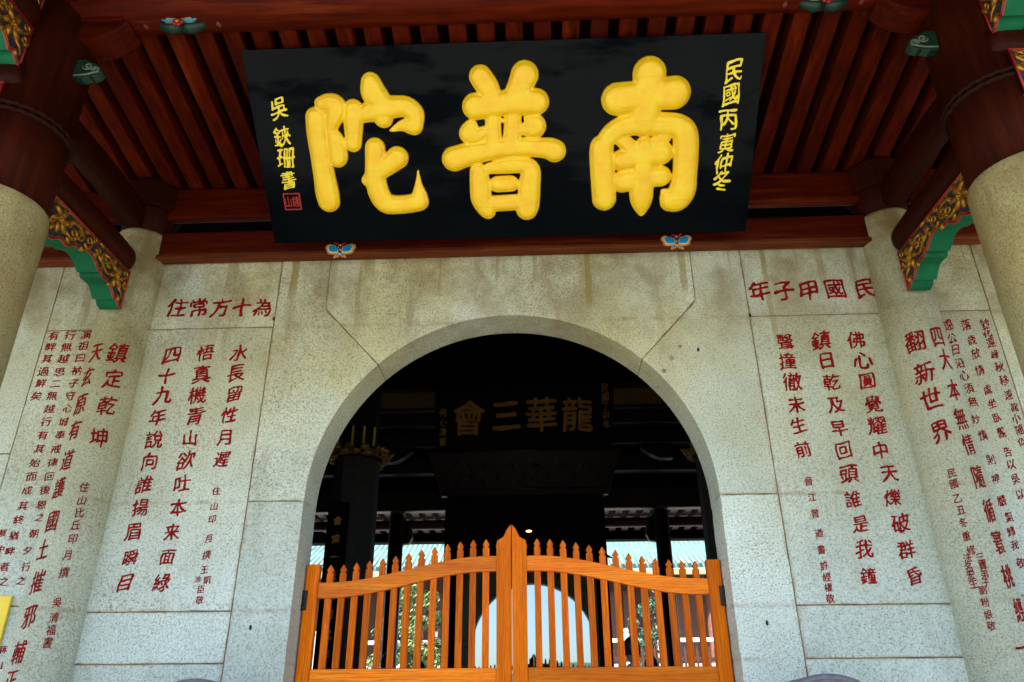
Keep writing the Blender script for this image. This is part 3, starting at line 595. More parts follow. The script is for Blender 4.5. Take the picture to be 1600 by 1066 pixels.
# ================================================================== TIMBER OF THE PORCH
def log(bm, axis, a0, a1, c, rx, rz, belly=0.0, sq=2.6, ends=0.06, n=30, segs=24):
    """a beam with a super-ellipse section, ends rounded over, along axis X or Y"""
    rows = []
    for i in range(n+1):
        f = i/n
        # denser rings near the two ends
        e = 0.5-0.5*math.cos(math.pi*f)
        a = a0+(a1-a0)*e
        d = min(abs(a-a0), abs(a1-a))
        k = math.sqrt(max(0.0, 1-(1-min(d/ends, 1))**2))*0.45+0.55 if ends else 1.0
        zb = belly*4*e*(1-e)
        row = []
        for j in range(segs):
            th = 2*math.pi*j/segs; cs, sn = math.cos(th), math.sin(th)
            q = (abs(cs)**sq+abs(sn)**sq)**(-1/sq)
            dx, dz = rx*k*q*cs, rz*k*q*sn
            row.append(bm.verts.new((a, c[0]+dx, c[1]+dz+zb) if axis == 'X' else (c[0]+dx, a, c[1]+dz+zb)))
        rows.append(row)
    for a, b in zip(rows, rows[1:]):
        for j in range(segs): bm.faces.new((a[j], a[(j+1) % segs], b[(j+1) % segs], b[j])).smooth = True
    bm.faces.new(list(reversed(rows[0]))); bm.faces.new(rows[-1])
def tbeam(name, label, cat, parts, base, group=None):
    t = thing(name, base, label, cat, group)
    for nm, bm, m in parts: obj(nm, bm, m, t)
    return t
# long beams on top of the stone wall: the middle bay and the two outer bays
for (xa, xb, lab) in ((-2.735, 2.735, 'long red timber beam resting on the wall over the arch, under the black signboard'),
                      (-6.9, -3.105, 'red timber beam on the wall left of the left wall column'),
                      (3.105, 6.9, 'red timber beam on the wall right of the right wall column')):
    b1 = newbm(); bx(b1, xa, xb, -0.090, 0.16, 3.195, 3.405, 0.022)
    b0 = newbm(); bx(b0, xa, xb, -0.105, -0.010, 3.155, 3.192, 0.008); bx(b0, xa, xb, 0.0, 0.15, 3.192, 3.1935)
    b2 = newbm(); bx(b2, xa, xb, -0.085, -0.005, 3.535, 3.828, 0.025)
    tbeam('timber_beam', lab, 'beam', (('lower_beam', b1, WX), ('fillet', b0, WFIL), ('upper_beam', b2, WX)), ((xa+xb)/2, 0, 3.155))
# front beam across the front columns, with its carved lotus ends and the boat-shaped arms
t = thing('front_beam', (0, -1.55, 4.02), 'long round red beam crossing the front of the porch at the top', 'beam')
bm = newbm(); log(bm, 'X', -7.0, 7.0, (-1.55, 4.194), 0.175, 0.175, 0, 2.2, 0)
obj('trunk_beam', bm, WX, t)
def petal_ring(bm, c, rx, rz, k, yoff, mi=0):
    for i in range(k):
        a = 2*math.pi*i/k
        ball(bm, (c[0]+rx*0.6*math.cos(a), c[1]+yoff, c[2]+rz*0.6*math.sin(a)), (rx*0.42, 0.012, rz*0.42), 8, 5, mi)
def lotus(cx):
    cz, cy = 4.035, -1.53
    lt = newbm()
    for q in (-1, 1):
        pts = [(cx+q*0.005, cy, cz-0.03), (cx+q*0.06, cy, cz-0.042), (cx+q*0.12, cy, cz-0.020), (cx+q*0.165, cy, cz+0.02)]
        tube(lt, pts, [0.036, 0.040, 0.030, 0.004], 10, (1, 0.7), mi=0)
        pts = [(cx+q*0.02, cy-0.025, cz-0.01), (cx+q*0.07, cy-0.032, cz-0.008), (cx+q*0.125, cy-0.025, cz+0.02)]
        tube(lt, pts, [0.030, 0.030, 0.008], 10, (1, 0.8), mi=1)
        pts = [(cx+q*0.02, cy-0.045, cz-0.03), (cx+q*0.09, cy-0.05, cz-0.022), (cx+q*0.15, cy-0.03, cz+0.025)]
        tube(lt, pts, 0.006, 6, mi=2)
        pts = [(cx+q*0.17, cy+0.01, cz+0.02), (cx+q*0.23, cy, cz+0.0), (cx+q*0.29, cy, cz+0.03)]
        tube(lt, pts, [0.02, 0.032, 0.006], 8, (1, 0.7), mi=4)
    lt2 = lt
    petal_ring(lt2, (cx, cy-0.045, cz-0.045), 0.036, 0.028, 5, -0.008, 3)
    ball(lt2, (cx, cy-0.062, cz-0.045), 0.010, 8, 5, 5)
    for v in lt2.verts: v.co = Vector((cx, cy, cz))+(v.co-Vector((cx, cy, cz)))*1.05
    return lt2
PINKW = plain('faded_rose_wood', (0.16, 0.035, 0.02), 0.7); OLDCREAM = plain('old_cream_paint', (0.22, 0.24, 0.16), 0.7)
for cx in (-2.06, 2.06): obj('lotus_ornament', lotus(cx), [DGREEN, OLDCREAM, SKYB, REDB, PINKW, ORANGE], t)
for s in (-1, 1):
    side = 'left' if s < 0 else 'right'
    t = thing('bracket_arm', (s*2.62, -1.5, 3.95), 'curved boat-shaped red bracket arm between the %s front column and the front beam' % side, 'bracket', 'boat-shaped arms')
    out = [(2.75, 4.00), (2.75, 3.865), (2.61, 3.865), (2.52, 3.88), (2.44, 3.925), (2.385, 4.00)]
    bm = newbm(); prism(bm, out, lambda a, b, d: (s*a, d, b), -1.60, -1.40, 0.012, True); obj('arm', bm, WX, t)
    bm = newbm(); bx(bm, *sorted((s*2.41, s*2.75)), -1.615, -1.385, 4.003, 4.05, 0.008); bx(bm, *sorted((s*2.36, s*2.48)), -1.63, -1.37, 4.054, 4.11, 0.012)
    obj('bearing_block', bm, WX, t)
    t = thing('leaf_ornament', (s*2.62, -1.5, 3.57), 'small green and white carved leaf on the inner side of the %s front column' % side, 'ornament', 'small leaf carvings')
    bm = newbm()
    prism(bm, [(s*2.68, 3.575), (s*2.60, 3.560), (s*2.565, 3.585), (s*2.535, 3.570), (s*2.50, 3.585), (s*2.485, 3.61), (s*2.495, 3.645), (s*2.525, 3.655), (s*2.54, 3.685), (s*2.575, 3.685), (s*2.60, 3.715), (s*2.68, 3.72)], WXZ, -1.56, -1.50, 0.006, True)
    obj('leaf', bm, DGREEN, t)
    bm = newbm()
    for (a, b, r0, tn) in ((2.52, 3.615, 0.028, 1.5), (2.575, 3.65, 0.031, -1.4)):
        pts = [(s*(a+r0*(1-q/18*0.8)*math.cos(tn*q/18*6.28)), -1.566, b+r0*(1-q/18*0.8)*math.sin(tn*q/18*6.28)) for q in range(19)]
        tube(bm, pts, 0.0055, 6)
    tube(bm, [(s*2.65, -1.566, 3.578), (s*2.57, -1.566, 3.582), (s*2.495, -1.566, 3.605)], 0.006, 6)
    obj('scrollwork', bm, plain('pale_scroll_paint', (0.13, 0.17, 0.12), 0.6), t)

# cross beams from the front columns to the wall columns, carved brackets below them
def spiral(c, r0, r1, a0, turns, n=22): return [(c[0]+(r0+(r1-r0)*i/n)*math.cos(a0+turns*6.283*i/n), c[1]+(r0+(r1-r0)*i/n)*math.sin(a0+turns*6.283*i/n)) for i in range(n+1)]
def _smooth(P, q=5):
    out = []
    for i in range(len(P)-1):
        a, b, c, d = (np.array(P[j]) for j in (max(i-1, 0), i, i+1, min(i+2, len(P)-1)))
        for t_ in np.linspace(0, 1, q+1)[:-1]:
            v = 0.5*((2*b)+(c-a)*t_+(2*a-5*b+4*c-d)*t_*t_+(3*b-a-3*c+d)*t_**3); out.append((float(v[0]), float(v[1])))
    return out+[tuple(P[-1])]
SCA = [(-1.246, 2.956), (-1.215, 2.69)]+_smooth([(-1.19, 2.688), (-1.14, 2.668), (-1.09, 2.682), (-1.03, 2.722), (-0.96, 2.715), (-0.905, 2.752)])+_smooth([(-0.885, 2.775), (-0.84, 2.775), (-0.76, 2.812), (-0.68, 2.812), (-0.61, 2.775), (-0.575, 2.755)])+_smooth([(-0.558, 2.786), (-0.535, 2.742), (-0.48, 2.742), (-0.42, 2.738), (-0.37, 2.700), (-0.34, 2.672)])+_smooth([(-0.31, 2.702), (-0.285, 2.668), (-0.255, 2.655), (-0.224, 2.650)])+[(-0.223, 2.968)]
BRKS = SCA
def carved_bracket(face, back, fn, loc, label, group):
    """outline BRK lives in (y,z); fn(a,b,d) maps it into the world, d = height above the carved face"""
    t = thing('carved_bracket', loc, label, 'bracket', group)
    bm = newbm()
    poly = BRKS
    n = len(poly)
    A = [bm.verts.new(fn(a, b, 0.0)) for a, b in poly]; B = [bm.verts.new(fn(a, b, -0.15)) for a, b in poly]
    f = bm.faces.new(A); f.material_index = 0; f = bm.faces.new(list(reversed(B))); f.material_index = 0
    for i in range(n):
        f = bm.faces.new((A[i], B[i], B[(i+1) % n], A[(i+1) % n])); f.material_index = 1 if 1 <= i <= n-3 else 2
    obj('panel', bm, [BLUE, GREEN, WB], t)
    bm = newbm()
    low = poly[1:n-1]; sm = []
    for i in range(len(low)-1):
        for q in range(4): sm.append((low[i][0]+(low[i+1][0]-low[i][0])*q/4, low[i][1]+(low[i+1][1]-low[i][1])*q/4))
    sm.append(low[-1])
    tube(bm, [fn(a, b+0.005, 0.003) for a, b in sm], 0.0068, 6)
    tube(bm, [fn(a, b-0.005, 0.003) for a, b in (poly[0], poly[-1])], 0.0072, 6)
    tube(bm, [fn(a-0.006, b, 0.003) for a, b in (poly[-1], poly[-2])], 0.0065, 6)
    obj('red_border', bm, REDB, t)
    bm = newbm()
    tube(bm, [fn(a, b+0.021, 0.004) for a, b in sm[2:-3]], 0.0042, 5)
    tube(bm, [fn(a, b-0.020, 0.004) for a, b in ((poly[0][0]+0.01, poly[0][1]), (poly[-1][0]-0.02, poly[-1][1]))], 0.0045, 5)
    obj('gold_line', bm, GILT, t)
    bm = newbm()
    def sc(pts, r0, r1): 
        k = len(pts); tube(bm, [fn(a, b, 0.006) for a, b in pts], [r0+(r1-r0)*i/(k-1) for i in range(k)], 7)
    def leaf(c, ang, L, wd):
        pts = [(c[0]+math.cos(ang+0.5*(q/6-0.5))*L*q/6, c[1]+math.sin(ang+0.5*(q/6-0.5))*L*q/6) for q in range(7)]
        tube(bm, [fn(a, b, 0.008) for a, b in pts], [wd*(0.35+math.sin(math.pi*min(1, (q+0.8)/7))*0.8) if q < 6 else 0.001 for q in range(7)], 7)
    def flower(c, r):
        for k in range(6): leaf((c[0]+r*0.2*math.cos(k*1.047), c[1]+r*0.2*math.sin(k*1.047)), k*1.047+0.3, r, r*0.24)
        for k in range(5):
            p = fn(c[0]+r*0.22*math.cos(k*1.26), c[1]+r*0.22*math.sin(k*1.26), 0.018); ball(bm, p, r*0.15, 7, 5)
        ball(bm, fn(c[0], c[1], 0.022), r*0.18, 7, 5)
    flower((-1.08, 2.835), 0.085); flower((-0.375, 2.835), 0.080)
    sc([(-1.02, 2.85), (-0.96, 2.905), (-0.885, 2.915), (-0.83, 2.885)]+spiral((-0.865, 2.865), 0.040, 0.010, 0.4, -1.3), 0.014, 0.006)
    sc([(-1.02, 2.80), (-0.95, 2.785), (-0.90, 2.80)]+spiral((-0.925, 2.835), 0.036, 0.008, -0.9, 1.2), 0.013, 0.006)
    sc([(-0.80, 2.845), (-0.77, 2.82), (-0.735, 2.85)]+spiral((-0.755, 2.885), 0.034, 0.008, -0.8, 1.2), 0.012, 0.006)
    sc([(-0.44, 2.87), (-0.50, 2.915), (-0.565, 2.905)]+spiral((-0.555, 2.868), 0.038, 0.009, 1.8, 1.3), 0.013, 0.006)
    sc([(-0.45, 2.80), (-0.51, 2.795), (-0.57, 2.835), (-0.62, 2.850)]+spiral((-0.635, 2.885), 0.032, 0.008, -1.0, -1.2), 0.012, 0.006)
    sc([(-0.31, 2.85), (-0.27, 2.88)]+spiral((-0.275, 2.915), 0.030, 0.008, -1.2, 1.1), 0.011, 0.006)
    sc([(-0.33, 2.78), (-0.28, 2.76), (-0.255, 2.72)], 0.012, 0.007)
    sc([(-1.12, 2.90), (-1.16, 2.93), (-1.20, 2.88), (-1.19, 2.80), (-1.17, 2.74)], 0.012, 0.006)
    for (cx_, cz_, r_, a_, tn) in ((-1.145, 2.785, 0.028, 0.5, 1.2), (-0.985, 2.865, 0.024, 2.0, -1.2), (-0.805, 2.925, 0.020, 0.0, 1.3), (-0.70, 2.925, 0.024, 3.0, -1.2), (-0.66, 2.835, 0.018, 1.0, 1.2), (-0.50, 2.865, 0.020, 0.4, 1.2), (-0.435, 2.915, 0.022, 2.6, -1.2), (-0.40, 2.765, 0.020, 4.0, 1.2), (-0.27, 2.83, 0.024, 1.6, -1.2), (-1.03, 2.925, 0.020, 2.2, 1.2), (-1.20, 2.925, 0.02, 1.0, 1.2)):
        sc(spiral((cx_, cz_), r_, r_*0.2, a_, tn, 14), 0.009, 0.005)
    for c, a, L in (((-0.99, 2.77), -0.7, 0.05), ((-0.68, 2.87), 0.3, 0.055), ((-0.60, 2.93), 2.6, 0.05), ((-0.30, 2.72), -1.2, 0.045), ((-0.42, 2.76), 3.9, 0.05),
                    ((-0.83, 2.80), -0.9, 0.04), ((-1.13, 2.77), 4.2, 0.05), ((-0.26, 2.80), 0.8, 0.06), ((-0.47, 2.84), 2.9, 0.05), ((-0.97, 2.88), 1.1, 0.05)): leaf(c, a, L, 0.013)
    obj('gilded_scrollwork', bm, GILT, t)
    return t
for s in (-1, 1):
    side = 'left' if s < 0 else 'right'
    fI = lambda a, b, d, s=s: (s*(2.83-d), a, b)
    carved_bracket(0, 0, fI, (s*2.9, -0.7, 2.70), 'carved blue and gold bracket with green underside between the %s front column and wall column' % side, 'carved brackets by the wall')
    b = newbm(); log(b, 'Y', -1.235, -0.20, (s*2.905, 3.062), 0.112, 0.105, 0.012, 2.5, 0.07)
    tbeam('cross_beam', 'rounded dark red cross beam on top of the %s carved bracket' % side, 'beam', (('trunk_beam', b, WB),), (s*2.905, -0.7, 2.96), 'cross beams')
    b = newbm(); log(b, 'Y', -1.24, -0.19, (s*2.925, 3.50), 0.085, 0.105, 0.03, 4.0, 0.0)
    tbeam('tie_beam', 'slim upper tie beam between the %s front column and its wall column post' % side, 'beam', (('trunk_beam', b, WB),), (s*2.925, -0.7, 3.40), 'tie beams')
    for dz, lv in ((0.79, 'lower'), (1.21, 'upper')):
        fO = lambda a, b, d, s=s, dz=dz: (s*(2.83-d), a-1.545, b+dz)
        carved_bracket(0, 0, fO, (s*2.9, -2.3, 2.7+dz), '%s carved bracket with green underside reaching forward from the %s front column' % (lv, side), 'forward brackets')
        b = newbm(); log(b, 'Y', -3.2, -1.75, (s*2.905, 3.062+dz), 0.112, 0.105, 0, 2.5, 0.07)
        tbeam('eave_beam', '%s rounded beam reaching forward from the %s front column' % (lv, side), 'beam', (('trunk_beam', b, WB),), (s*2.905, -2.4, 2.96+dz), 'eave beams')
    # sideways bracket and beam on the outer side of the front column
    fS = lambda a, b, d, s=s: (s*(2.63-a), -1.80-d, b+0.33)
    carved_bracket(0, 0, fS, (s*3.4, -1.75, 3.0), 'carved bracket running outward from the %s front column along the eave' % side, 'outer brackets')
    b = newbm(); log(b, 'X', s*2.80, s*6.5, (-1.70, 3.42), 0.10, 0.125, 0, 2.5, 0.08)
    tbeam('outer_beam', 'rounded beam running outward from the %s front column along the eave' % side, 'beam', (('trunk_beam', b, WB),), (s*4.6, -1.7, 3.3), 'outer beams')

# rafters and roof boards
RS = math.tan(R(9.0))
def shear(bm, k=None):
    for v in bm.verts: v.co.z += RS*(-v.co.y) if v.co.y > -1.63 else RS*1.62-0.24*(-v.co.y-1.62)
r0 = None
n_r = 38
for i in range(n_r):
    x = (i-(n_r-1)/2)*0.1885
    if r0 is None:
        bm = newbm(); bx(bm, x-0.058, x+0.058, -1.62, 0.10, 3.842, 3.955, 0.007); shear(bm)
        r0 = obj('rafter', bm, WY, base=(x, -1.6, 3.842))
        tag(r0, 'flat dark red rafter in the even row under the porch roof', 'rafter', 'rafters under the porch roof')
    else:
        c = r0.copy(); COL.objects.link(c); c.location = (x, -1.6+random.uniform(-.004, .004), 3.842+random.uniform(-.003, .003))
bm = newbm()
for i in range(24):
    bx(bm, -7.2, 7.2, -3.4+i*0.152, -3.4+(i+1)*0.152-0.003, 3.962, 3.985)
shear(bm)
bx(bm, -7.2, 7.2, -1.62, 0.3, 3.99, 4.14); bx(bm, -7.2, 7.2, -3.55, -1.625, 3.99, 4.14); shear(bm)
t = thing('porch_roof', (0, -1.6, 3.96), 'dark boarded roof of the porch above the red rafters', 'roof')
obj('roof_boards', bm, BOARD, t)
bm = newbm(); bx(bm, -7.2, 7.2, -3.60, -3.56, 3.83, 4.1, 0.006); shear(bm); obj('eave_board', bm, WX, t)
e0 = None
for i in range(n_r):
    x = (i-(n_r-1)/2)*0.1885
    if e0 is None:
        bm = newbm(); bx(bm, x-0.058, x+0.058, -3.5, -1.64, 3.842, 3.955, 0.007); shear(bm)
        e0 = obj('eave_rafter', bm, WY, base=(x, -2.6, 3.9)); tag(e0, 'flat dark red rafter sloping down to the front eave of the porch', 'rafter', 'front eave rafters')
    else:
        c = e0.copy(); COL.objects.link(c); c.location = (x, -2.6, 3.9)

# ================================================================== BIG SIGNBOARD
B0 = Vector((0, -0.16, 3.226)); T0 = Vector((0, -1.25, 4.085)); VD = (T0-B0).normalized(); ND = Vector((0, -VD.z, VD.y))
PL = lambda u, v, h: EYE+(Vector((u, 0, 0))+B0+VD*v+ND*h-EYE)*0.975
t = thing('signboard', (0, -0.28, 3.15), 'huge black lacquered signboard with three puffy gold characters, tilted under the roof', 'signboard')
bm = newbm()
prism(bm, [(-1.787, 0), (1.787, 0), (1.787, 1.39), (-1.787, 1.39)], lambda a, b, d: PL(a, b, d), 0.0, -0.05, 0.006, True)
obj('board', bm, LACQ, t)
def big_char(ch):
    ss = BIG[ch]; al = [p for st in ss for p in st]
    u0 = min(p[0]-p[2] for p in al)-0.02; u1 = max(p[0]+p[2] for p in al)+0.02; v0 = min(p[1]-p[2] for p in al)-0.02; v1 = max(p[1]+p[2] for p in al)+0.02
    stp = 0.0058
    xs = np.arange(u0, u1, stp); ys = np.arange(v0, v1, stp); X, Y = np.meshgrid(xs, ys)
    D = np.full(X.shape, -9.0); H = np.zeros(X.shape)
    for st in ss:
        # smooth the stroke with a Catmull-Rom pass
        P = [np.array(p) for p in st]; fine = []
        for i in range(len(P)-1):
            a, b, c, d = P[max(i-1, 0)], P[i], P[i+1], P[min(i+2, len(P)-1)]
            for q in np.linspace(0, 1, 7)[:-1]:
                fine.append(0.5*((2*b)+(c-a)*q+(2*a-5*b+4*c-d)*q*q+(3*b-a-3*c+d)*q**3))
        fine.append(P[-1])
        sd = np.full(X.shape, -9.0); hh = np.zeros(X.shape)
        for a, b in zip(fine, fine[1:]):
            dx, dy = b[0]-a[0], b[1]-a[1]; L = dx*dx+dy*dy+1e-12
            tt = np.clip(((X-a[0])*dx+(Y-a[1])*dy)/L, 0, 1)
            r = np.maximum(a[2]+(b[2]-a[2])*tt, 0.004); dc = np.hypot(X-a[0]-tt*dx, Y-a[1]-tt*dy)
            sd = np.maximum(sd, r-dc)
            hh = np.maximum(hh, np.clip(1-(dc/r)**3.2, 0, 1)**0.5*(0.52*r+0.010))
        D = np.maximum(D, sd); H = np.maximum(H, hh)
    D = blur1(blur1(D, 0.8, 0), 0.8, 1)+0.001; H = blur1(blur1(H, 1.3, 0), 1.3, 1)
    rim = 0.006*np.clip(1-np.abs(D-0.006)/0.006, 0, 1)       # thin raised lip round the edge
    H = np.maximum(H-0.003*np.clip(1-np.abs(D-0.016)/0.008, 0, 1), 0.004)+rim+0.002
    def top(u, v):
        i = (u-xs[0])/stp; j = (v-ys[0])/stp; i0 = int(min(max(i, 0), len(xs)-2)); j0 = int(min(max(j, 0), len(ys)-2)); a = i-i0; b = j-j0
        return H[j0, i0]*(1-a)*(1-b)+H[j0, i0+1]*a*(1-b)+H[j0+1, i0]*(1-a)*b+H[j0+1, i0+1]*a*b
    bm = newbm(); field_mesh(bm, D, xs, ys, PL, top, True)
    return bm
for ch in ('陀', '普', '南'): obj('gold_character', big_char(ch), GOLD, t)
for colm in SMALLGOLD:
    bm = newbm()
    for ch, u, v, sz in colm: write(bm, ch, sz*0.98, lambda a, b, h, u=u, v=v: PL(u+a, v+b, h), 0.006, 0.14, 0.04, random, 1.3, 0.84)
    obj('gold_inscription', bm, GOLDS, t)
bm = newbm()
def frame(bm, u, v, a, th, h, fn):
    for (x0, x1, y0, y1) in ((-a, a, a-th, a), (-a, a, -a, -a+th), (-a, -a+th, -a+th, a-th), (a-th, a, -a+th, a-th)):
        prism(bm, [(u+x0, v+y0), (u+x1, v+y0), (u+x1, v+y1), (u+x0, v+y1)], fn, h, 0.0)
frame(bm, -1.598, 0.325, 0.064, 0.009, 0.004, PL)
for ch, du in (('山', -0.030), ('銕', 0.026)): write(bm, ch, 0.088, lambda a, b, h, du=du: PL(-1.598+du+a, 0.325+b, h), 0.004, 0.0, 0.0, random, 0.5, 0.62)
obj('red_seal', bm, REDB, t)
for x in (-1.25, 1.25):
    bm = newbm(); a = PL(x, 1.36, -0.045); tube(bm, [a, a+Vector((0, 0.02, 0.04)), (x*0.975+0.005, a.y+0.03, 4.10)], 0.008, 7); obj('hanger', bm, IRON, t)

# butterfly hooks on the beam under the board
def butterfly(bx_, label):
    t = thing('butterfly_hook', (bx_, -0.14, 3.13), label, 'ornament', 'butterfly hooks under the signboard')
    Y = -0.107
    def blob(pts, y, th, q):
        bm = newbm(); prism(bm, [(bx_+q*a, 3.188+b) for a, b in pts], WXZ, Y-y-th, Y-y, 0.002); return bm
    up = [(0.006, 0.020), (0.045, 0.040), (0.085, 0.052), (0.112, 0.040), (0.119, 0.018), (0.106, -0.004), (0.098, -0.030), (0.072, -0.040), (0.040, -0.042), (0.006, -0.040)]
    lo = [(0.004, -0.036), (0.034, -0.040), (0.046, -0.056), (0.050, -0.074), (0.034, -0.070), (0.016, -0.064), (0.004, -0.058)]
    sc = lambda P, k, c: [((a-c[0])*k+c[0], (b-c[1])*k+c[1]) for a, b in P]
    for q in (-1, 1):
        wg = obj('wing', blob(up, 0.0, 0.012, q), ORANGE, t)
        obj('cream_band', blob(sc(up, 0.82, (0.048, 0.0)), 0.0125, 0.004, q), CREAM, wg)
        obj('blue_field', blob(sc(up, 0.62, (0.046, 0.0)), 0.017, 0.004, q), SKYB, wg)
        wl = obj('lower_wing', blob(lo, 0.0, 0.010, q), ORANGE, t)
        obj('blue_field', blob(sc(lo, 0.55, (0.024, -0.054)), 0.0105, 0.004, q), SKYB, wl)
        bm = newbm(); tube(bm, [(bx_+q*0.006, Y-0.02, 3.206), (bx_+q*0.020, Y-0.022, 3.235), (bx_+q*0.038, Y-0.02, 3.240)], [0.006, 0.008, 0.010], 8); obj('antenna', bm, REDB, t)
    bm = newbm(); tube(bm, [(bx_, -0.10, 3.172), (bx_, -0.20, 3.150), (bx_, -0.285, 3.140)], 0.004, 6); obj('hook_arm', bm, DARKP, t)
    bm = newbm()
    for k, (z, r) in enumerate(((3.219, 0.012), (3.198, 0.013), (3.178, 0.012), (3.160, 0.010), (3.144, 0.009))): ball(bm, (bx_, Y-0.016, z), (r, r, r*0.95), 10, 7, 1 if k % 2 == 0 else 0)
    obj('body', bm, [DARKP, plain('pale_body_paint', (0.5, 0.52, 0.40), 0.5)], t)
butterfly(-1.287, 'blue and orange butterfly carving on the beam under the left part of the signboard')
butterfly(1.273, 'blue and orange butterfly carving on the beam under the right part of the signboard')

# ================================================================== GATE
def rail_top(x):                              # x = distance from the gate's middle
    k = min(max((1.22-x)/(1.22-0.16), 0), 1); return 0.775+0.160*(k*k*(3-2*k))
for s in (-1, 1):
    side = 'left' if s < 0 else 'right'
    Y0, Y1 = 0.205, 0.265
    t = thing('wooden_gate', (s*1.36, 0.235, -1.10), '%s leaf of the varnished orange picket gate in the arch' % side, 'gate', 'gate leaves')
    XF = lambda a, b, d: (s*a, d, b)
    bm = newbm(); prism(bm, [(1.288, -1.08), (1.375, -1.08), (1.375, 0.895), (1.288, 0.895)], XF, Y0, Y1, 0.006, True); obj('hinge_stile', bm, GZ, t)
    ms = [(0.0025, -1.08), (0.098, -1.08), (0.098, 0.985), (0.104, 0.992), (0.104, 1.003), (0.097, 1.012), (0.096, 1.034), (0.088, 1.041), (0.068, 1.047), (0.052, 1.058), (0.043, 1.074), (0.038, 1.094), (0.026, 1.116), (0.0025, 1.142)]
    bm = newbm(); prism(bm, ms, XF, Y0-0.004, Y1, 0.0025, True); obj('meeting_stile', bm, GZ, t)
    n = 40; xs_ = [0.098+(1.288-0.098)*i/n for i in range(n+1)]
    bm = newbm(); prism(bm, [(x, rail_top(x)-0.098) for x in xs_]+[(x, rail_top(x)) for x in reversed(xs_)], XF, Y0+0.004, Y1-0.004, 0.007, True); obj('top_rail', bm, GX, t)
    bm = newbm(); prism(bm, [(0.098, 0.245), (1.288, 0.245), (1.288, 0.05), (0.098, 0.05)], XF, Y0+0.006, Y1-0.004, 0.006, True); obj('middle_rail', bm, GX, t)
    bm = newbm(); prism(bm, [(0.098, -0.88), (1.288, -0.88), (1.288, -1.06), (0.098, -1.06)], XF, Y0+0.006, Y1-0.004, 0.006, True); obj('bottom_rail', bm, GX, t)
    bm = newbm(); prism(bm, [(0.098, 0.05), (1.288, 0.05), (1.288, -0.88), (0.098, -0.88)], XF, Y0+0.020, Y1-0.018); obj('panel', bm, GX, t)
    for i in range(13):
        x = 0.172+i*0.0872; zt = rail_top(x)+0.115+random.uniform(-.003, .003); h = 0.0215+random.uniform(-.0006, .0006)
        op = [(x-h, 0.246), (x+h, 0.246), (x+h, zt-0.060), (x+h*0.60, zt-0.053), (x+h*0.50, zt-0.047), (x+h*0.97, zt-0.039), (x+h*0.92, zt-0.031), (x+h*0.54, zt-0.018), (x+h*0.26, zt-0.008), (x, zt),
              (x-h*0.26, zt-0.008), (x-h*0.54, zt-0.018), (x-h*0.92, zt-0.031), (x-h*0.97, zt-0.039), (x-h*0.50, zt-0.047), (x-h*0.60, zt-0.053), (x-h, zt-0.060)]
        bm = newbm(); prism(bm, op, XF, Y0+0.012+0.006, Y1-0.014, 0.0012, True); obj('picket', bm, GPK, t)
    for z0 in (0.60, -0.75):
        bm = newbm()
        for k in range(3): lathe(bm, [(0.008, 0), (0.008, 0.040)], (s*1.379, Y0-0.002, z0+k*0.043), 10)
        bx(bm, *sorted((s*1.350, s*1.378)), Y0-0.003, Y0+0.002, z0, z0+0.126)
        obj('hinge', bm, IRON, t)
# drum stones beside the doorway
for s, side in ((-1, 'left'), (1, 'right')):
    X = s*1.70
    t = thing('drum_stone', (X, -0.36, -1.15), 'dark grey round drum stone at the foot of the wall, %s of the gate' % side, 'drum stone', 'drum stones')
    bm = newbm(); bx(bm, X-0.20, X+0.20, -0.62, -0.03, -1.15, -0.92, 0.02); bx(bm, X-0.16, X+0.16, -0.56, -0.06, -0.918, -0.80, 0.03); obj('pedestal', bm, DRUM, t)
    bm = newbm(); R0 = 0.375; zc = 0.157-R0
    lathe(bm, [(0.02, -0.56), (R0-0.05, -0.56), (R0-0.012, -0.545), (R0, -0.51), (R0+0.005, -0.35), (R0, -0.15), (R0-0.012, -0.11), (R0-0.05, -0.095), (0.02, -0.095)], (X, 0, zc), 72, axis='Y'); obj('drum', bm, DRUM, t)
    bm = newbm(); lathe(bm, [(R0-0.01, -0.545), (R0+0.012, -0.535), (R0+0.012, -0.520), (R0-0.01, -0.510)], (X, 0, zc), 72, axis='Y'); obj('raised_band', bm, DRUM, t)
# yellow plate at the left edge
t = thing('yellow_sign', (-3.38, -0.012, 0.30), 'small yellow plate fixed low on the wall at the far left edge', 'sign')
bm = newbm(); bx(bm, -3.56, -3.200, -0.022, -0.002, 0.30, 0.682, 0.004); obj('plate', bm, YELLOW, t)

# ================================================================== THE DARK HALL
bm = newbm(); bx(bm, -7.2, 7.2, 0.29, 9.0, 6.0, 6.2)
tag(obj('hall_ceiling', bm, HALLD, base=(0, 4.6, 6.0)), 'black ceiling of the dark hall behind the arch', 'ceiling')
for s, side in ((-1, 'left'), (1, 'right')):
    bm = newbm(); bx(bm, *sorted((s*6.9, s*7.15)), 0.30, 9.0, -1.2, 6.0)  # unseen side walls, placed to block light from the hall
    tag(obj('unseen_hall_wall', bm, HALLD, base=(s*7, 4.6, -1.2)), 'unseen dark %s side wall of the hall' % side, 'wall')
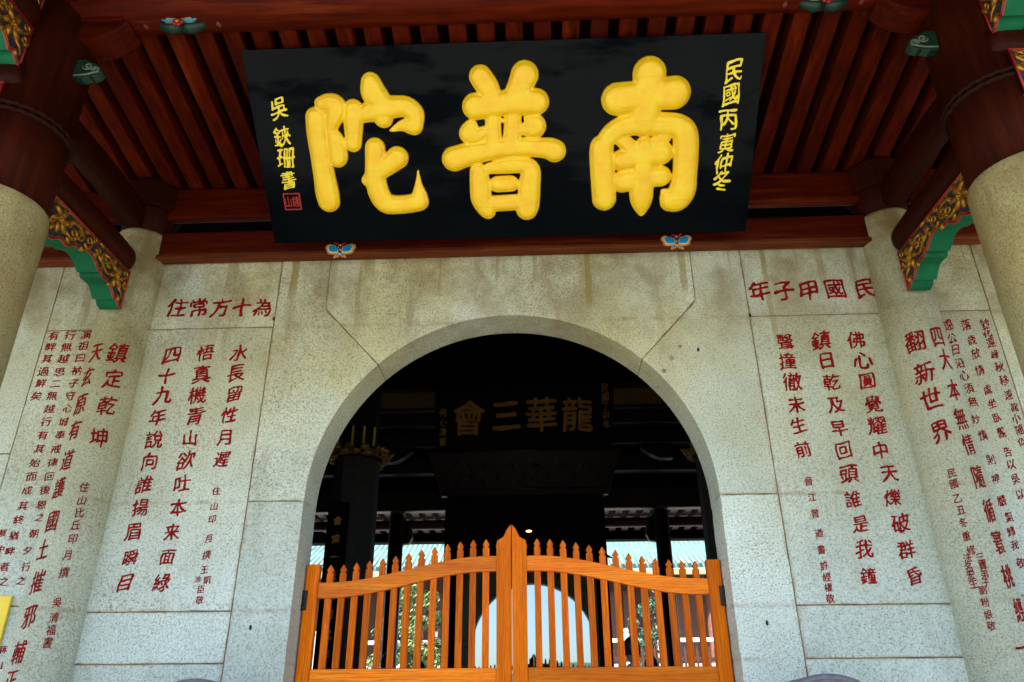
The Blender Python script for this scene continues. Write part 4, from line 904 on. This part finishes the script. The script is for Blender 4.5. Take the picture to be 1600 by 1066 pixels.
# beams across the hall
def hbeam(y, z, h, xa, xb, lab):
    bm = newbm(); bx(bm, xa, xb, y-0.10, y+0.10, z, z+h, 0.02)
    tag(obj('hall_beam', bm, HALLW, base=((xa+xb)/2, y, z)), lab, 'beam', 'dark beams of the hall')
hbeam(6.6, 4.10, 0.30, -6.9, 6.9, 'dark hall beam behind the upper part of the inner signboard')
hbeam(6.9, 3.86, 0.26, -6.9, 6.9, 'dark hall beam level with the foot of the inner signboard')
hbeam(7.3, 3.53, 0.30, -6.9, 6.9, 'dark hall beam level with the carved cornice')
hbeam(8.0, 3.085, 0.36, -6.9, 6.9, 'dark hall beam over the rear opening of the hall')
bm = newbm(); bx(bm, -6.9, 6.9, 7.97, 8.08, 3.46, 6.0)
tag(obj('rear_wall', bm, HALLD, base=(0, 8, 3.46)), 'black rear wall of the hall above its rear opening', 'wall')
for s, side in ((-1, 'left'), (1, 'right')):
    t = thing('hall_bracket', (s*2.2, 6.9, 3.4), 'curved dark bracket under the inner beams on the %s' % side, 'bracket', 'hall brackets')
    bm = newbm(); prism(bm, [(s*2.35, 3.84), (s*1.82, 3.84), (s*1.84, 3.79), (s*1.93, 3.74), (s*1.99, 3.69), (s*2.08, 3.64), (s*2.16, 3.625), (s*2.35, 3.62)], WXZ, 6.82, 6.98, 0.012, True); obj('arm', bm, HALLW, t)
    t = thing('hall_brace', (s*2.25, 8.2, 2.7), 'dark carved brace with a pale edge at the %s rear post' % side, 'bracket', 'rear braces')
    bm = newbm(); prism(bm, [(s*2.42, 3.07), (s*2.22, 3.07), (s*2.03, 2.86), (s*2.01, 2.70), (s*2.06, 2.60), (s*2.20, 2.58), (s*2.42, 2.62)], WXZ, 8.22, 8.34, 0.01, True); obj('brace_board', bm, HALLW, t)
    bm = newbm()
    for k in range(9):
        ball(bm, (s*(2.10+0.03*(k % 3)), 8.21, 2.66+0.045*k), (0.028, 0.012, 0.03), 8, 5)
    obj('carving', bm, RCARVE, t)
# rear eave: beam and short rafters catching the courtyard light
bm = newbm(); log(bm, 'X', -6.9, 6.9, (9.35, 3.16), 0.09, 0.09, 0, 2.2, 0)
tag(obj('eave_purlin', bm, wood('rear_red_timber', (0.05, 0.016, 0.012), (0.10, 0.035, 0.025), 'X', 0.4), base=(0, 9.35, 3.07)), 'thin round beam under the rear eave of the hall', 'beam')
er = None
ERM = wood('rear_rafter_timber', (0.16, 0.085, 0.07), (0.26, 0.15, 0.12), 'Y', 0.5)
for i in range(34):
    x = -4.1+i*0.25
    if er is None:
        bm = newbm(); bx(bm, x-0.062, x+0.062, 8.1, 10.6, 3.265, 3.33, 0.006); er = obj('eave_rafter', bm, ERM, base=(x, 9.4, 3.265))
        tag(er, 'short rafter under the rear eave of the hall', 'rafter', 'rear eave rafters')
    else:
        c = er.copy(); COL.objects.link(c); c.location = (x, 9.4, 3.265)
bm = newbm(); bx(bm, -7.2, 7.2, 8.1, 10.9, 3.34, 3.46); bx(bm, -7.2, 7.2, 10.62, 10.9, 3.10, 3.335, 0.02)
tag(obj('rear_eave', bm, HALLD, base=(0, 9.5, 3.1)), 'dark rear eave of the hall seen from below', 'eave')
# pillars
def wtext(txt, X, y, z0, dz, sz, mat, parent, name='gold_character_column'):
    bm = newbm()
    for i, ch in enumerate(txt): write(bm, ch, sz, lambda u, v, h, i=i: (X+u, y-h, z0-i*dz+v), 0.004, 0.05, 0.0, random, 1.0, 1.0, 40)
    obj(name, bm, mat, parent)
for s, side, X in ((-1, 'left', -1.83), (1, 'right', 2.18)):
    t = thing('hall_pillar', (X, 3.2, -1.13), 'tall dark stone pillar with a gold couplet board inside the hall on the %s' % side, 'pillar', 'hall pillars')
    bm = newbm(); oc = [(0.255*math.cos(R(22.5+45*k)), 0.255*math.sin(R(22.5+45*k))) for k in range(8)]
    prism(bm, oc, lambda a, b, d: (X+a, 3.2+b, d), 2.52, -1.13, 0.01); obj('shaft', bm, PILLAR, t)
    bm = newbm(); lathe(bm, [(0.2, 2.53), (0.21, 3.2), (0.20, 6.0)], (X, 3.2, 0), 28); obj('timber_post', bm, HALLD, t)
    bm = newbm(); prism(bm, [(X-0.20, -0.7), (X+0.02, -0.7), (X+0.02, 2.0), (X-0.20, 2.0)], WXZ, 2.91, 2.94, 0.004, True)
    bd = obj('couplet_board', bm, LACQ, t)
    wtext('會常一法是開究非悟人無玄', X-0.09, 2.909, 1.80, 0.185, 0.10, DIMGOLD, bd)
    bm = newbm()
    for k in range(26):
        a = k/26*6.283; ball(bm, (X+0.30*math.cos(a)+random.uniform(-.03, .03), 3.2+0.30*math.sin(a), 2.58+random.uniform(-.06, .06)), (0.055, 0.04, 0.032), 8, 5)
        tube(bm, [(X+0.31*math.cos(a)+0.035*math.cos(q*0.9), 3.2+0.31*math.sin(a), 2.56+0.035*math.sin(q*0.9)) for q in range(8)], 0.009, 5)
    for a in np.linspace(0, 6.28, 9)[:-1]: tube(bm, [(X+0.34*math.cos(a), 3.2+0.34*math.sin(a), 2.56), (X+0.42*math.cos(a), 3.2+0.42*math.sin(a), 2.62)], [0.03, 0.002], 6)
    obj('gilded_capital', bm, plain('dark_gilding', (0.17, 0.085, 0.012), 0.45, 0.4), t)  # gilding in one darker, even tone
    bm = newbm()
    for dx in (-0.19, -0.02, 0.10, 0.21): bx(bm, X+dx-0.012, X+dx+0.012, 2.93+abs(dx)*0.3, 2.945+abs(dx)*0.3, 2.64, 2.86, 0.004)
    obj('gilt_strip', bm, plain('bright_gilt', (0.45, 0.36, 0.05), 0.35, 0.5), t)
    # rear posts
    X2 = s*2.28
    t = thing('rear_post', (X2, 8.3, -1.13), 'slim dark round post at the %s of the rear opening of the hall' % side, 'post', 'rear posts')
    bm = newbm(); lathe(bm, [(0.19, -1.13), (0.19, -0.95), (0.13, -0.85), (0.125, 3.08)], (X2, 8.15, 0), 28); obj('shaft', bm, HALLW, t)
    bm = newbm(); bx(bm, X2-0.08, X2+0.08, 8.00, 8.02, 0.2, 2.2, 0.004); bd = obj('couplet_board', bm, HALLD, t)
# inner signboard
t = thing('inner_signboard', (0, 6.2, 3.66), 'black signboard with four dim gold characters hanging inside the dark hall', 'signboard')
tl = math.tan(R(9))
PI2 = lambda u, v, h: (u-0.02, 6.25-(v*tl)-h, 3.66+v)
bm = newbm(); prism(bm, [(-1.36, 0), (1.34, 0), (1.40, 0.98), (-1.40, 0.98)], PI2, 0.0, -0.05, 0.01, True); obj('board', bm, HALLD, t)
def at2(px, py):                               # place on the inner board, measured from its centre line
    return px, py
for ch, u, v, sz in (('會', -0.86, 0.46, 0.56), ('三', -0.27, 0.50, 0.54), ('華', 0.28, 0.50, 0.56), ('龍', 0.83, 0.49, 0.56)):
    bm = newbm(); write(bm, ch, sz, lambda a, b, h, u=u, v=v: PI2(u+a, v+b, h), 0.02, 0.0, 0.10, random, 0.6, 0.92, 60); obj('gold_character', bm, DIMGOLD, t)
for txt, u, v, dz in (('民國丁卯年', 1.28, 0.90, 0.145), ('何心濤書', -1.26, 0.55, 0.15)):
    bm = newbm()
    for i, ch in enumerate(txt): write(bm, ch, 0.14, lambda a, b, h, i=i: PI2(u+a, v-i*dz+b, h), 0.006, 0.04, 0.0, random, 0.8, 0.85, 40)
    obj('small_gold_inscription', bm, DIMGOLD, t)
for (xa, xb, lab) in ((-2.75, -1.43, 'ochre painted panel left of the inner signboard'), (1.40, 2.75, 'ochre painted panel right of the inner signboard')):
    t = thing('painted_panel', ((xa+xb)/2, 6.3, 4.30), lab, 'panel', 'ochre panels')
    bm = newbm(); bx(bm, xa, xb, 6.28, 6.32, 4.33, 4.61, 0.004); obj('panel', bm, OCHRE, t)
    bm = newbm(); bx(bm, xa, xb, 6.25, 6.34, 4.27, 4.326, 0.01); bx(bm, xa, xb, 6.25, 6.34, 4.616, 4.70, 0.01); obj('frame', bm, HALLW, t)
# shrine: carved cornice, body and glass front
t = thing('shrine', (0, 7.4, -1.13), 'dark maroon carved shrine with a glass front in the middle of the hall', 'shrine')
PC = lambda u, v, h: (u-0.03, 6.70-v*0.42-h, 3.02+v)
bm = newbm(); prism(bm, [(-1.30, 0), (1.30, 0), (1.52, 0.66), (-1.52, 0.66)], PC, 0.0, -0.10, 0.01, True); obj('cornice', bm, MAROON, t)
bm = newbm()
for k in range(6):
    u = -1.02+k*0.40
    arch = [(u-0.20, 0.20), (u-0.17, 0.30), (u-0.12, 0.36), (u-0.10, 0.43), (u-0.05, 0.48), (u, 0.53), (u+0.05, 0.48), (u+0.10, 0.43), (u+0.12, 0.36), (u+0.17, 0.30), (u+0.20, 0.20)]
    tube(bm, [PC(a, b+0.02, 0.008) for a, b in arch], 0.014, 6)
    for q in (-1, 1):
        tube(bm, [PC(a, b, 0.008) for a, b in spiral((u+q*0.09, 0.20), 0.07, 0.012, 0, 1.4*q)], 0.011, 6)
        tube(bm, [PC(a, b, 0.008) for a, b in spiral((u+q*0.05, 0.34), 0.05, 0.01, 1, -1.3*q)], 0.010, 6)
    petal_ring(bm, PC(u, 0.42, 0.012), 0.055, 0.05, 6, 0)
tube(bm, [PC(-1.25, 0.09, 0.01), PC(1.25, 0.09, 0.01)], 0.014, 6); tube(bm, [PC(-1.44, 0.63, 0.01), PC(1.44, 0.63, 0.01)], 0.018, 6)
obj('cornice_carving', bm, MAROONC, t)
bm = newbm()
for k in range(30): ball(bm, (-1.22+k*0.083, 6.69, 2.99), 0.018, 7, 5)
obj('bead_row', bm, MAROONC, t)
bm = newbm(); bx(bm, -1.27, 1.20, 6.74, 8.0, 2.14, 3.00, 0.01); bx(bm, -1.27, -1.02, 6.72, 8.0, -1.13, 2.139, 0.01); bx(bm, 1.02, 1.20, 6.72, 8.0, -1.13, 2.139, 0.01); bx(bm, -1.02, 1.02, 7.0, 8.0, -1.13, 2.139)
obj('case', bm, HALLD, t)
bm = newbm(); bx(bm, -1.015, 1.015, 6.76, 6.775, -0.9, 2.13); gl = obj('glass_front', bm, GLASS, t)
bm = newbm()
for k in range(7):
    tube(bm, [(-1.2+0.34*k+0.11*q, 6.72, 2.10+0.05*math.sin(q*1.2+k)) for q in range(5)], [0.01, 0.028, 0.02, 0.03, 0.006], 7)
obj('valance', bm, MAROON, t)
t = thing('hall_lamp', (0.03, 6.4, 2.36), 'tiny yellow lamp glowing in the dark above the gate point', 'lamp')
bm = newbm(); ball(bm, (0.03, 6.45, 2.41), (0.045, 0.02, 0.016), 10, 6); obj('bulb', bm, LAMP, t)
bm = newbm(); tube(bm, [(0.03, 6.45, 2.428), (0.03, 6.5, 2.50), (0.03, 6.74, 2.52)], 0.006, 6); obj('holder', bm, IRON, t)

# ================================================================== COURTYARD AND REAR HALL
bm = newbm(); bx(bm, -30, 30, 22, 40, -1.7, 1.25, 0.02)
tag(obj('terrace', bm, PAVE), kind='structure')
t = thing('rear_temple_hall', (0, 26, 1.25), 'sunlit temple hall with a pale green tiled roof beyond the courtyard', 'building')
bm = newbm(); bx(bm, -13, 13, 25.6, 25.9, 1.25, 4.9); obj('wall', bm, plain('brown_hall_wall', (0.085, 0.035, 0.022), 0.6, 0, 0.2, 2), t)
def roof_slab(xa, xb, y0, z0, y1, z1, th=0.12):
    bm = newbm(); vs_ = [bm.verts.new(p) for p in ((xa, y0, z0), (xb, y0, z0), (xb, y1, z1), (xa, y1, z1), (xa, y0, z0+th), (xb, y0, z0+th), (xb, y1, z1+th), (xa, y1, z1+th))]
    for q in ((0, 1, 2, 3), (4, 7, 6, 5), (0, 4, 5, 1), (1, 5, 6, 2), (2, 6, 7, 3), (3, 7, 4, 0)): bm.faces.new([vs_[i] for i in q])
    return bm
bm = roof_slab(-13, 13, 23.6, 4.62, 27.0, 6.30)
k = -13
while k < 13:
    tube(bm, [(k, 23.55, 4.74), (k, 25.3, 5.56), (k, 27.0, 6.45)], 0.062, 8); k += 0.20
rf = obj('roof', bm, TILE, t)
bm = newbm(); bx(bm, -13, 13, 26.9, 27.2, 6.30, 6.62, 0.03); obj('ridge', bm, FRIEZE, rf)
bm = newbm(); bx(bm, -13, 13, 23.62, 23.72, 4.40, 4.60, 0.02); obj('eave_board', bm, plain('sunlit_cream_eave', (0.45, 0.33, 0.16), 0.6), rf)
for x in (-9.5, -6.4, -4.35, -1.4, 1.4, 4.35, 6.4, 9.5):
    bm = newbm(); lathe(bm, [(0.34, 1.25), (0.30, 1.45), (0.22, 1.5), (0.22, 4.62)], (x, 24.4, 0), 20); obj('column', bm, plain('hall_column_paint', (0.16, 0.06, 0.035), 0.5) if x == -9.5 else bpy.data.materials['hall_column_paint'], t)
for x in (-8, -5.2, -2.8, 0, 2.8, 5.2, 8):
    bm = newbm()
    for q in range(4):
        bx(bm, x-0.95+q*0.49, x-0.52+q*0.49, 25.54, 25.598, 1.3, 4.1, 0.01)
    obj('door', bm, plain('lattice_door', (0.13, 0.055, 0.03), 0.5) if x == -8 else bpy.data.materials['lattice_door'], t)
t = thing('balustrade', (0, 22.2, 1.25), 'pale stone balustrade along the terrace of the rear hall', 'balustrade')
bm = newbm(); bx(bm, -12, 12, 22.15, 22.30, 2.02, 2.14, 0.02); bx(bm, -12, 12, 22.17, 22.28, 1.25, 1.36); obj('rail', bm, WHITE, t)
for k in range(17):
    bm = newbm(); x = -12+k*1.5; bx(bm, x-0.09, x+0.09, 22.13, 22.32, 1.25, 2.3, 0.02); ball(bm, (x, 22.22, 2.38), 0.09, 10, 6); obj('post', bm, WHITE, t)
# fence between the trees, brown, right of the shrine
FENCEM = plain('weathered_fence', (0.085, 0.028, 0.012), 0.7)
t = thing('courtyard_fence', (3.0, 17.0, -1.6), 'brown picket fence in the courtyard behind the right gate leaf', 'fence')
bm = newbm(); bx(bm, 1.0, 5.4, 16.97, 17.05, 1.15, 1.25, 0.01); bx(bm, 1.0, 5.4, 16.97, 17.05, 0.2, 0.30, 0.01); obj('rail', bm, FENCEM, t)
for k in range(28):
    bm = newbm(); x = 1.1+k*0.16; prism(bm, [(x-0.03, -1.6), (x+0.03, -1.6), (x+0.03, 1.42), (x, 1.55), (x-0.03, 1.42)], WXZ, 16.93, 16.965); obj('picket', bm, FENCEM, t)
# trees
def tree(name, loc, h, rx, rz, mat, label, seed, leaves=2600, ls=0.17):
    r = random.Random(seed); t = thing(name, loc, label, 'tree')
    x, y, z = loc; bm = newbm()
    tube(bm, [(x, y, z), (x+0.05, y, z+h*0.35), (x-0.06, y, z+h*0.65), (x, y, z+h*0.9)], [0.14, 0.11, 0.08, 0.02], 9)
    for k in range(11):
        a = r.uniform(0, 6.28); b = z+h*r.uniform(0.25, 0.75); L = rx*r.uniform(0.6, 1.0)
        tube(bm, [(x, y, b), (x+L*0.5*math.cos(a), y+L*0.5*math.sin(a), b+L*0.35), (x+L*math.cos(a), y+L*math.sin(a), b+L*0.55)], [0.05, 0.03, 0.008], 6)
    obj('trunk', bm, BARK, t)
    bm = newbm(); cl = []
    for k in range(60):
        while True:
            p = Vector((r.uniform(-1, 1), r.uniform(-1, 1), r.uniform(-1, 1)))
            if 0.25 < p.length < 1: break
        cl.append((Vector((x+p.x*rx, y+p.y*rx, z+h*0.62+p.z*rz)), r.uniform(0.14, 0.34)*rx))
    for k in range(leaves):
        c, s_ = r.choice(cl); d = Vector((r.gauss(0, 1), r.gauss(0, 1), r.gauss(0, 1))).normalized()*s_*r.uniform(0.4, 1)
        q = c+d; n = (d.normalized()+Vector((r.uniform(-.6, .6), r.uniform(-.6, .6), r.uniform(-.2, .9)))).normalized()
        u = n.orthogonal().normalized(); v = n.cross(u); L = ls*r.uniform(0.6, 1.2); W_ = L*0.42
        bm.faces.new([bm.verts.new(q+u*(L*a)+v*(W_*b)+n*(0.12*L*c2)) for a, b, c2 in ((-0.5, 0, 0), (-0.1, -0.5, 1), (0.5, 0, 0), (-0.1, 0.5, 1))])
    obj('crown', bm, mat, t, recalc=False)
tree('leafy_tree', (-3.62, 17.5, -1.6), 5.3, 0.95, 2.0, LEAF1, 'pale green sunlit tree behind the left gate leaf', 5, 5200, 0.17)
tree('leafy_tree', (3.45, 18.6, -1.6), 5.0, 0.72, 1.9, LEAF2, 'dark green conical tree behind the right gate leaf', 8, 4200, 0.15)
tree('leafy_tree', (-8.4, 19.5, -1.6), 7.6, 1.5, 2.2, LEAF2, 'dark green tree at the far left edge of the arch opening', 12, 3600, 0.22)

# ================================================================== PEOPLE
def person(loc, yaw, h, label, shirt, trousers, hair_r=1.0, group=None):
    k = h/1.7
    t = thing('person', loc, label, 'person', group)
    Rz = Matrix.Rotation(yaw, 3, 'Z'); L0 = Vector(loc)
    P = lambda x, y, z: L0+Rz @ Vector((x*k, y*k, z*k))
    def skin(name, verts, edges, rad, mat, lv=2):
        me = bpy.data.meshes.new(name); bm = newbm(); ly = bm.verts.layers.skin.verify()
        vs_ = [bm.verts.new(P(*v)-L0) for v in verts]
        for v, r_ in zip(vs_, rad): v[ly].radius = (r_[0]*k, r_[1]*k) if isinstance(r_, tuple) else (r_*k, r_*k)
        vs_[0][ly].use_root = True
        for a, b in edges: bm.edges.new((vs_[a], vs_[b]))
        bm.to_mesh(me); bm.free()
        o = bpy.data.objects.new(name, me); COL.objects.link(o)
        o.modifiers.new('skin', 'SKIN').use_smooth_shade = True; o.modifiers.new('sub', 'SUBSURF').levels = lv
        bpy.context.view_layer.update()
        m2 = bpy.data.meshes.new_from_object(o.evaluated_get(bpy.context.evaluated_depsgraph_get()))
        o.modifiers.clear(); o.data = m2; m2.materials.clear(); m2.materials.append(mat); o.parent = t
        bpy.data.meshes.remove(me)
        return o
    # body: pelvis, spine, neck, skull; legs; arms hanging with slightly bent elbows
    vb = [(0, 0, 0.93), (0, 0, 1.12), (0, 0, 1.32), (0, 0.01, 1.44), (0, 0.0, 1.50)]; rb = [0.125, 0.11, 0.135, 0.06, 0.052]; eb = [(0, 1), (1, 2), (2, 3), (3, 4)]
    for s in (-1, 1):
        i = len(vb)
        vb += [(s*0.09, 0, 0.86), (s*0.10, -0.01, 0.48), (s*0.10, 0.02, 0.10), (s*0.11, -0.12, 0.04)]; rb += [0.085, 0.055, 0.038, 0.03]; eb += [(0, i), (i, i+1), (i+1, i+2), (i+2, i+3)]
        i = len(vb)
        vb += [(s*0.19, 0.0, 1.38), (s*0.235, 0.02, 1.11), (s*0.23, -0.06, 0.87), (s*0.225, -0.075, 0.81)]; rb += [0.055, 0.041, 0.029, (0.017, 0.034)]; eb += [(2, i), (i, i+1), (i+1, i+2), (i+2, i+3)]
        b = i+3
        for q in range(4):
            i = len(vb); f = -0.105+0.020*q
            vb += [(s*0.225, f, 0.775), (s*0.218, f, 0.742-0.006*(q % 3)), (s*0.208, f+0.004, 0.712-0.008*(q % 3))]; rb += [0.010, 0.009, 0.007]; eb += [(b, i), (i, i+1), (i+1, i+2)]
        i = len(vb); vb += [(s*0.215, -0.118, 0.80), (s*0.205, -0.132, 0.772)]; rb += [0.011, 0.009]; eb += [(b, i), (i, i+1)]
    body = skin('body', vb, eb, rb, SKIN)
    bm = newbm(); hd = P(0, -0.01, 1.60)-L0
    def add_head(c0):
        ball(bm, (0, 0, 0), (0.072, 0.092, 0.108), 20, 14)
        for v in bm.verts:
            if v.co.z < 0: v.co.x *= 1-0.28*(-v.co.z/0.108); v.co.y = v.co.y*(1-0.15*(-v.co.z/0.108))-0.012*(-v.co.z/0.108)
        ball(bm, (0, -0.094, -0.012), (0.011, 0.016, 0.020), 8, 6)
        for s in (-1, 1): ball(bm, (s*0.072, 0.005, -0.008), (0.009, 0.018, 0.030), 8, 6)
        ball(bm, (0, -0.083, -0.052), (0.022, 0.008, 0.007), 8, 6)
        for v in bm.verts: v.co = (Rz @ (v.co*k))+Vector(hd)+L0
    add_head(0)
    # the head joins the body's mesh so that the figure is one surface object
    off = wpos(t); bmesh.ops.translate(bm, verts=bm.verts[:], vec=-off); bm.from_mesh(body.data)
    for f in bm.faces: f.smooth = True
    bm.to_mesh(body.data); bm.free()
    bm = newbm()
    for s in (-1, 1): ball(bm, P(s*0.028, -0.092, 1.615), 0.008*k, 8, 6)
    obj('eyes', bm, HAIR, t)
    bm = newbm(); ball(bm, (0, 0, 0), (0.082, 0.100, 0.112), 20, 14)
    kill = [v for v in bm.verts if (v.co.z < 0.035 and v.co.y < -0.035) or v.co.z < -0.055]
    bmesh.ops.delete(bm, geom=kill, context='VERTS')
    for v in bm.verts: v.co = P(v.co.x*hair_r, v.co.y*hair_r+0.0, v.co.z*hair_r+1.607)
    obj('hair', bm, HAIR, t)
    vs2 = [(0, 0, 0.90), (0, 0, 1.12), (0, 0, 1.33), (0, 0.01, 1.425)]; es2 = [(0, 1), (1, 2), (2, 3)]; rs2 = [0.150, 0.132, 0.150, 0.072]
    for s in (-1, 1):
        i = len(vs2); vs2 += [(s*0.19, 0, 1.375), (s*0.232, 0.02, 1.13)]; rs2 += [0.068, 0.060]; es2 += [(2, i), (i, i+1)]
    skin('shirt', vs2, es2, rs2, shirt)
    vs2 = [(0, 0, 0.95), (0, 0, 0.90)]; es2 = [(0, 1)]; rs2 = [0.135, 0.13]
    for s in (-1, 1):
        i = len(vs2); vs2 += [(s*0.092, 0, 0.82), (s*0.10, -0.01, 0.48), (s*0.10, 0.02, 0.11)]; rs2 += [0.098, 0.075, 0.062]; es2 += [(1, i), (i, i+1), (i+1, i+2)]
    skin('trousers', vs2, es2, rs2, trousers)
DK = plain('dark_cloth', (0.02, 0.02, 0.025), 0.8); WH = plain('white_cloth', (0.72, 0.72, 0.72), 0.8, 0, 0.05); BLC = plain('blue_cloth', (0.06, 0.10, 0.30), 0.8); PKC = plain('pink_cloth', (0.5, 0.03, 0.20), 0.8)
person((-3.52, 22.9, 1.25), R(80), 1.66, 'person in white standing sideways on the terrace behind the left gate leaf', WH, WH)
person((-1.62, 4.6, -1.13), R(165), 1.74, 'dark haired visitor seen between the pickets below the left hall pillar', DK, DK)
person((-1.45, 5.9, -1.13), R(200), 1.72, 'dark haired visitor in blue beside the left rear post', BLC, DK)
person((-1.30, 7.55, -1.13), R(180), 1.70, 'visitor in pink at the left side of the shrine', PKC, DK)
person((1.02, 2.6, -1.13), R(190), 1.73, 'dark haired visitor close behind the middle of the right gate leaf', DK, DK)
person((1.45, 4.6, -1.13), R(150), 1.68, 'visitor in dark clothes at the foot of the right rear opening', DK, BLC)
person((2.1, 13.0, -1.6), R(20), 1.72, 'visitor in a white shirt standing in the courtyard behind the right gate leaf', WH, DK)
bpy.data.objects.remove(_to)
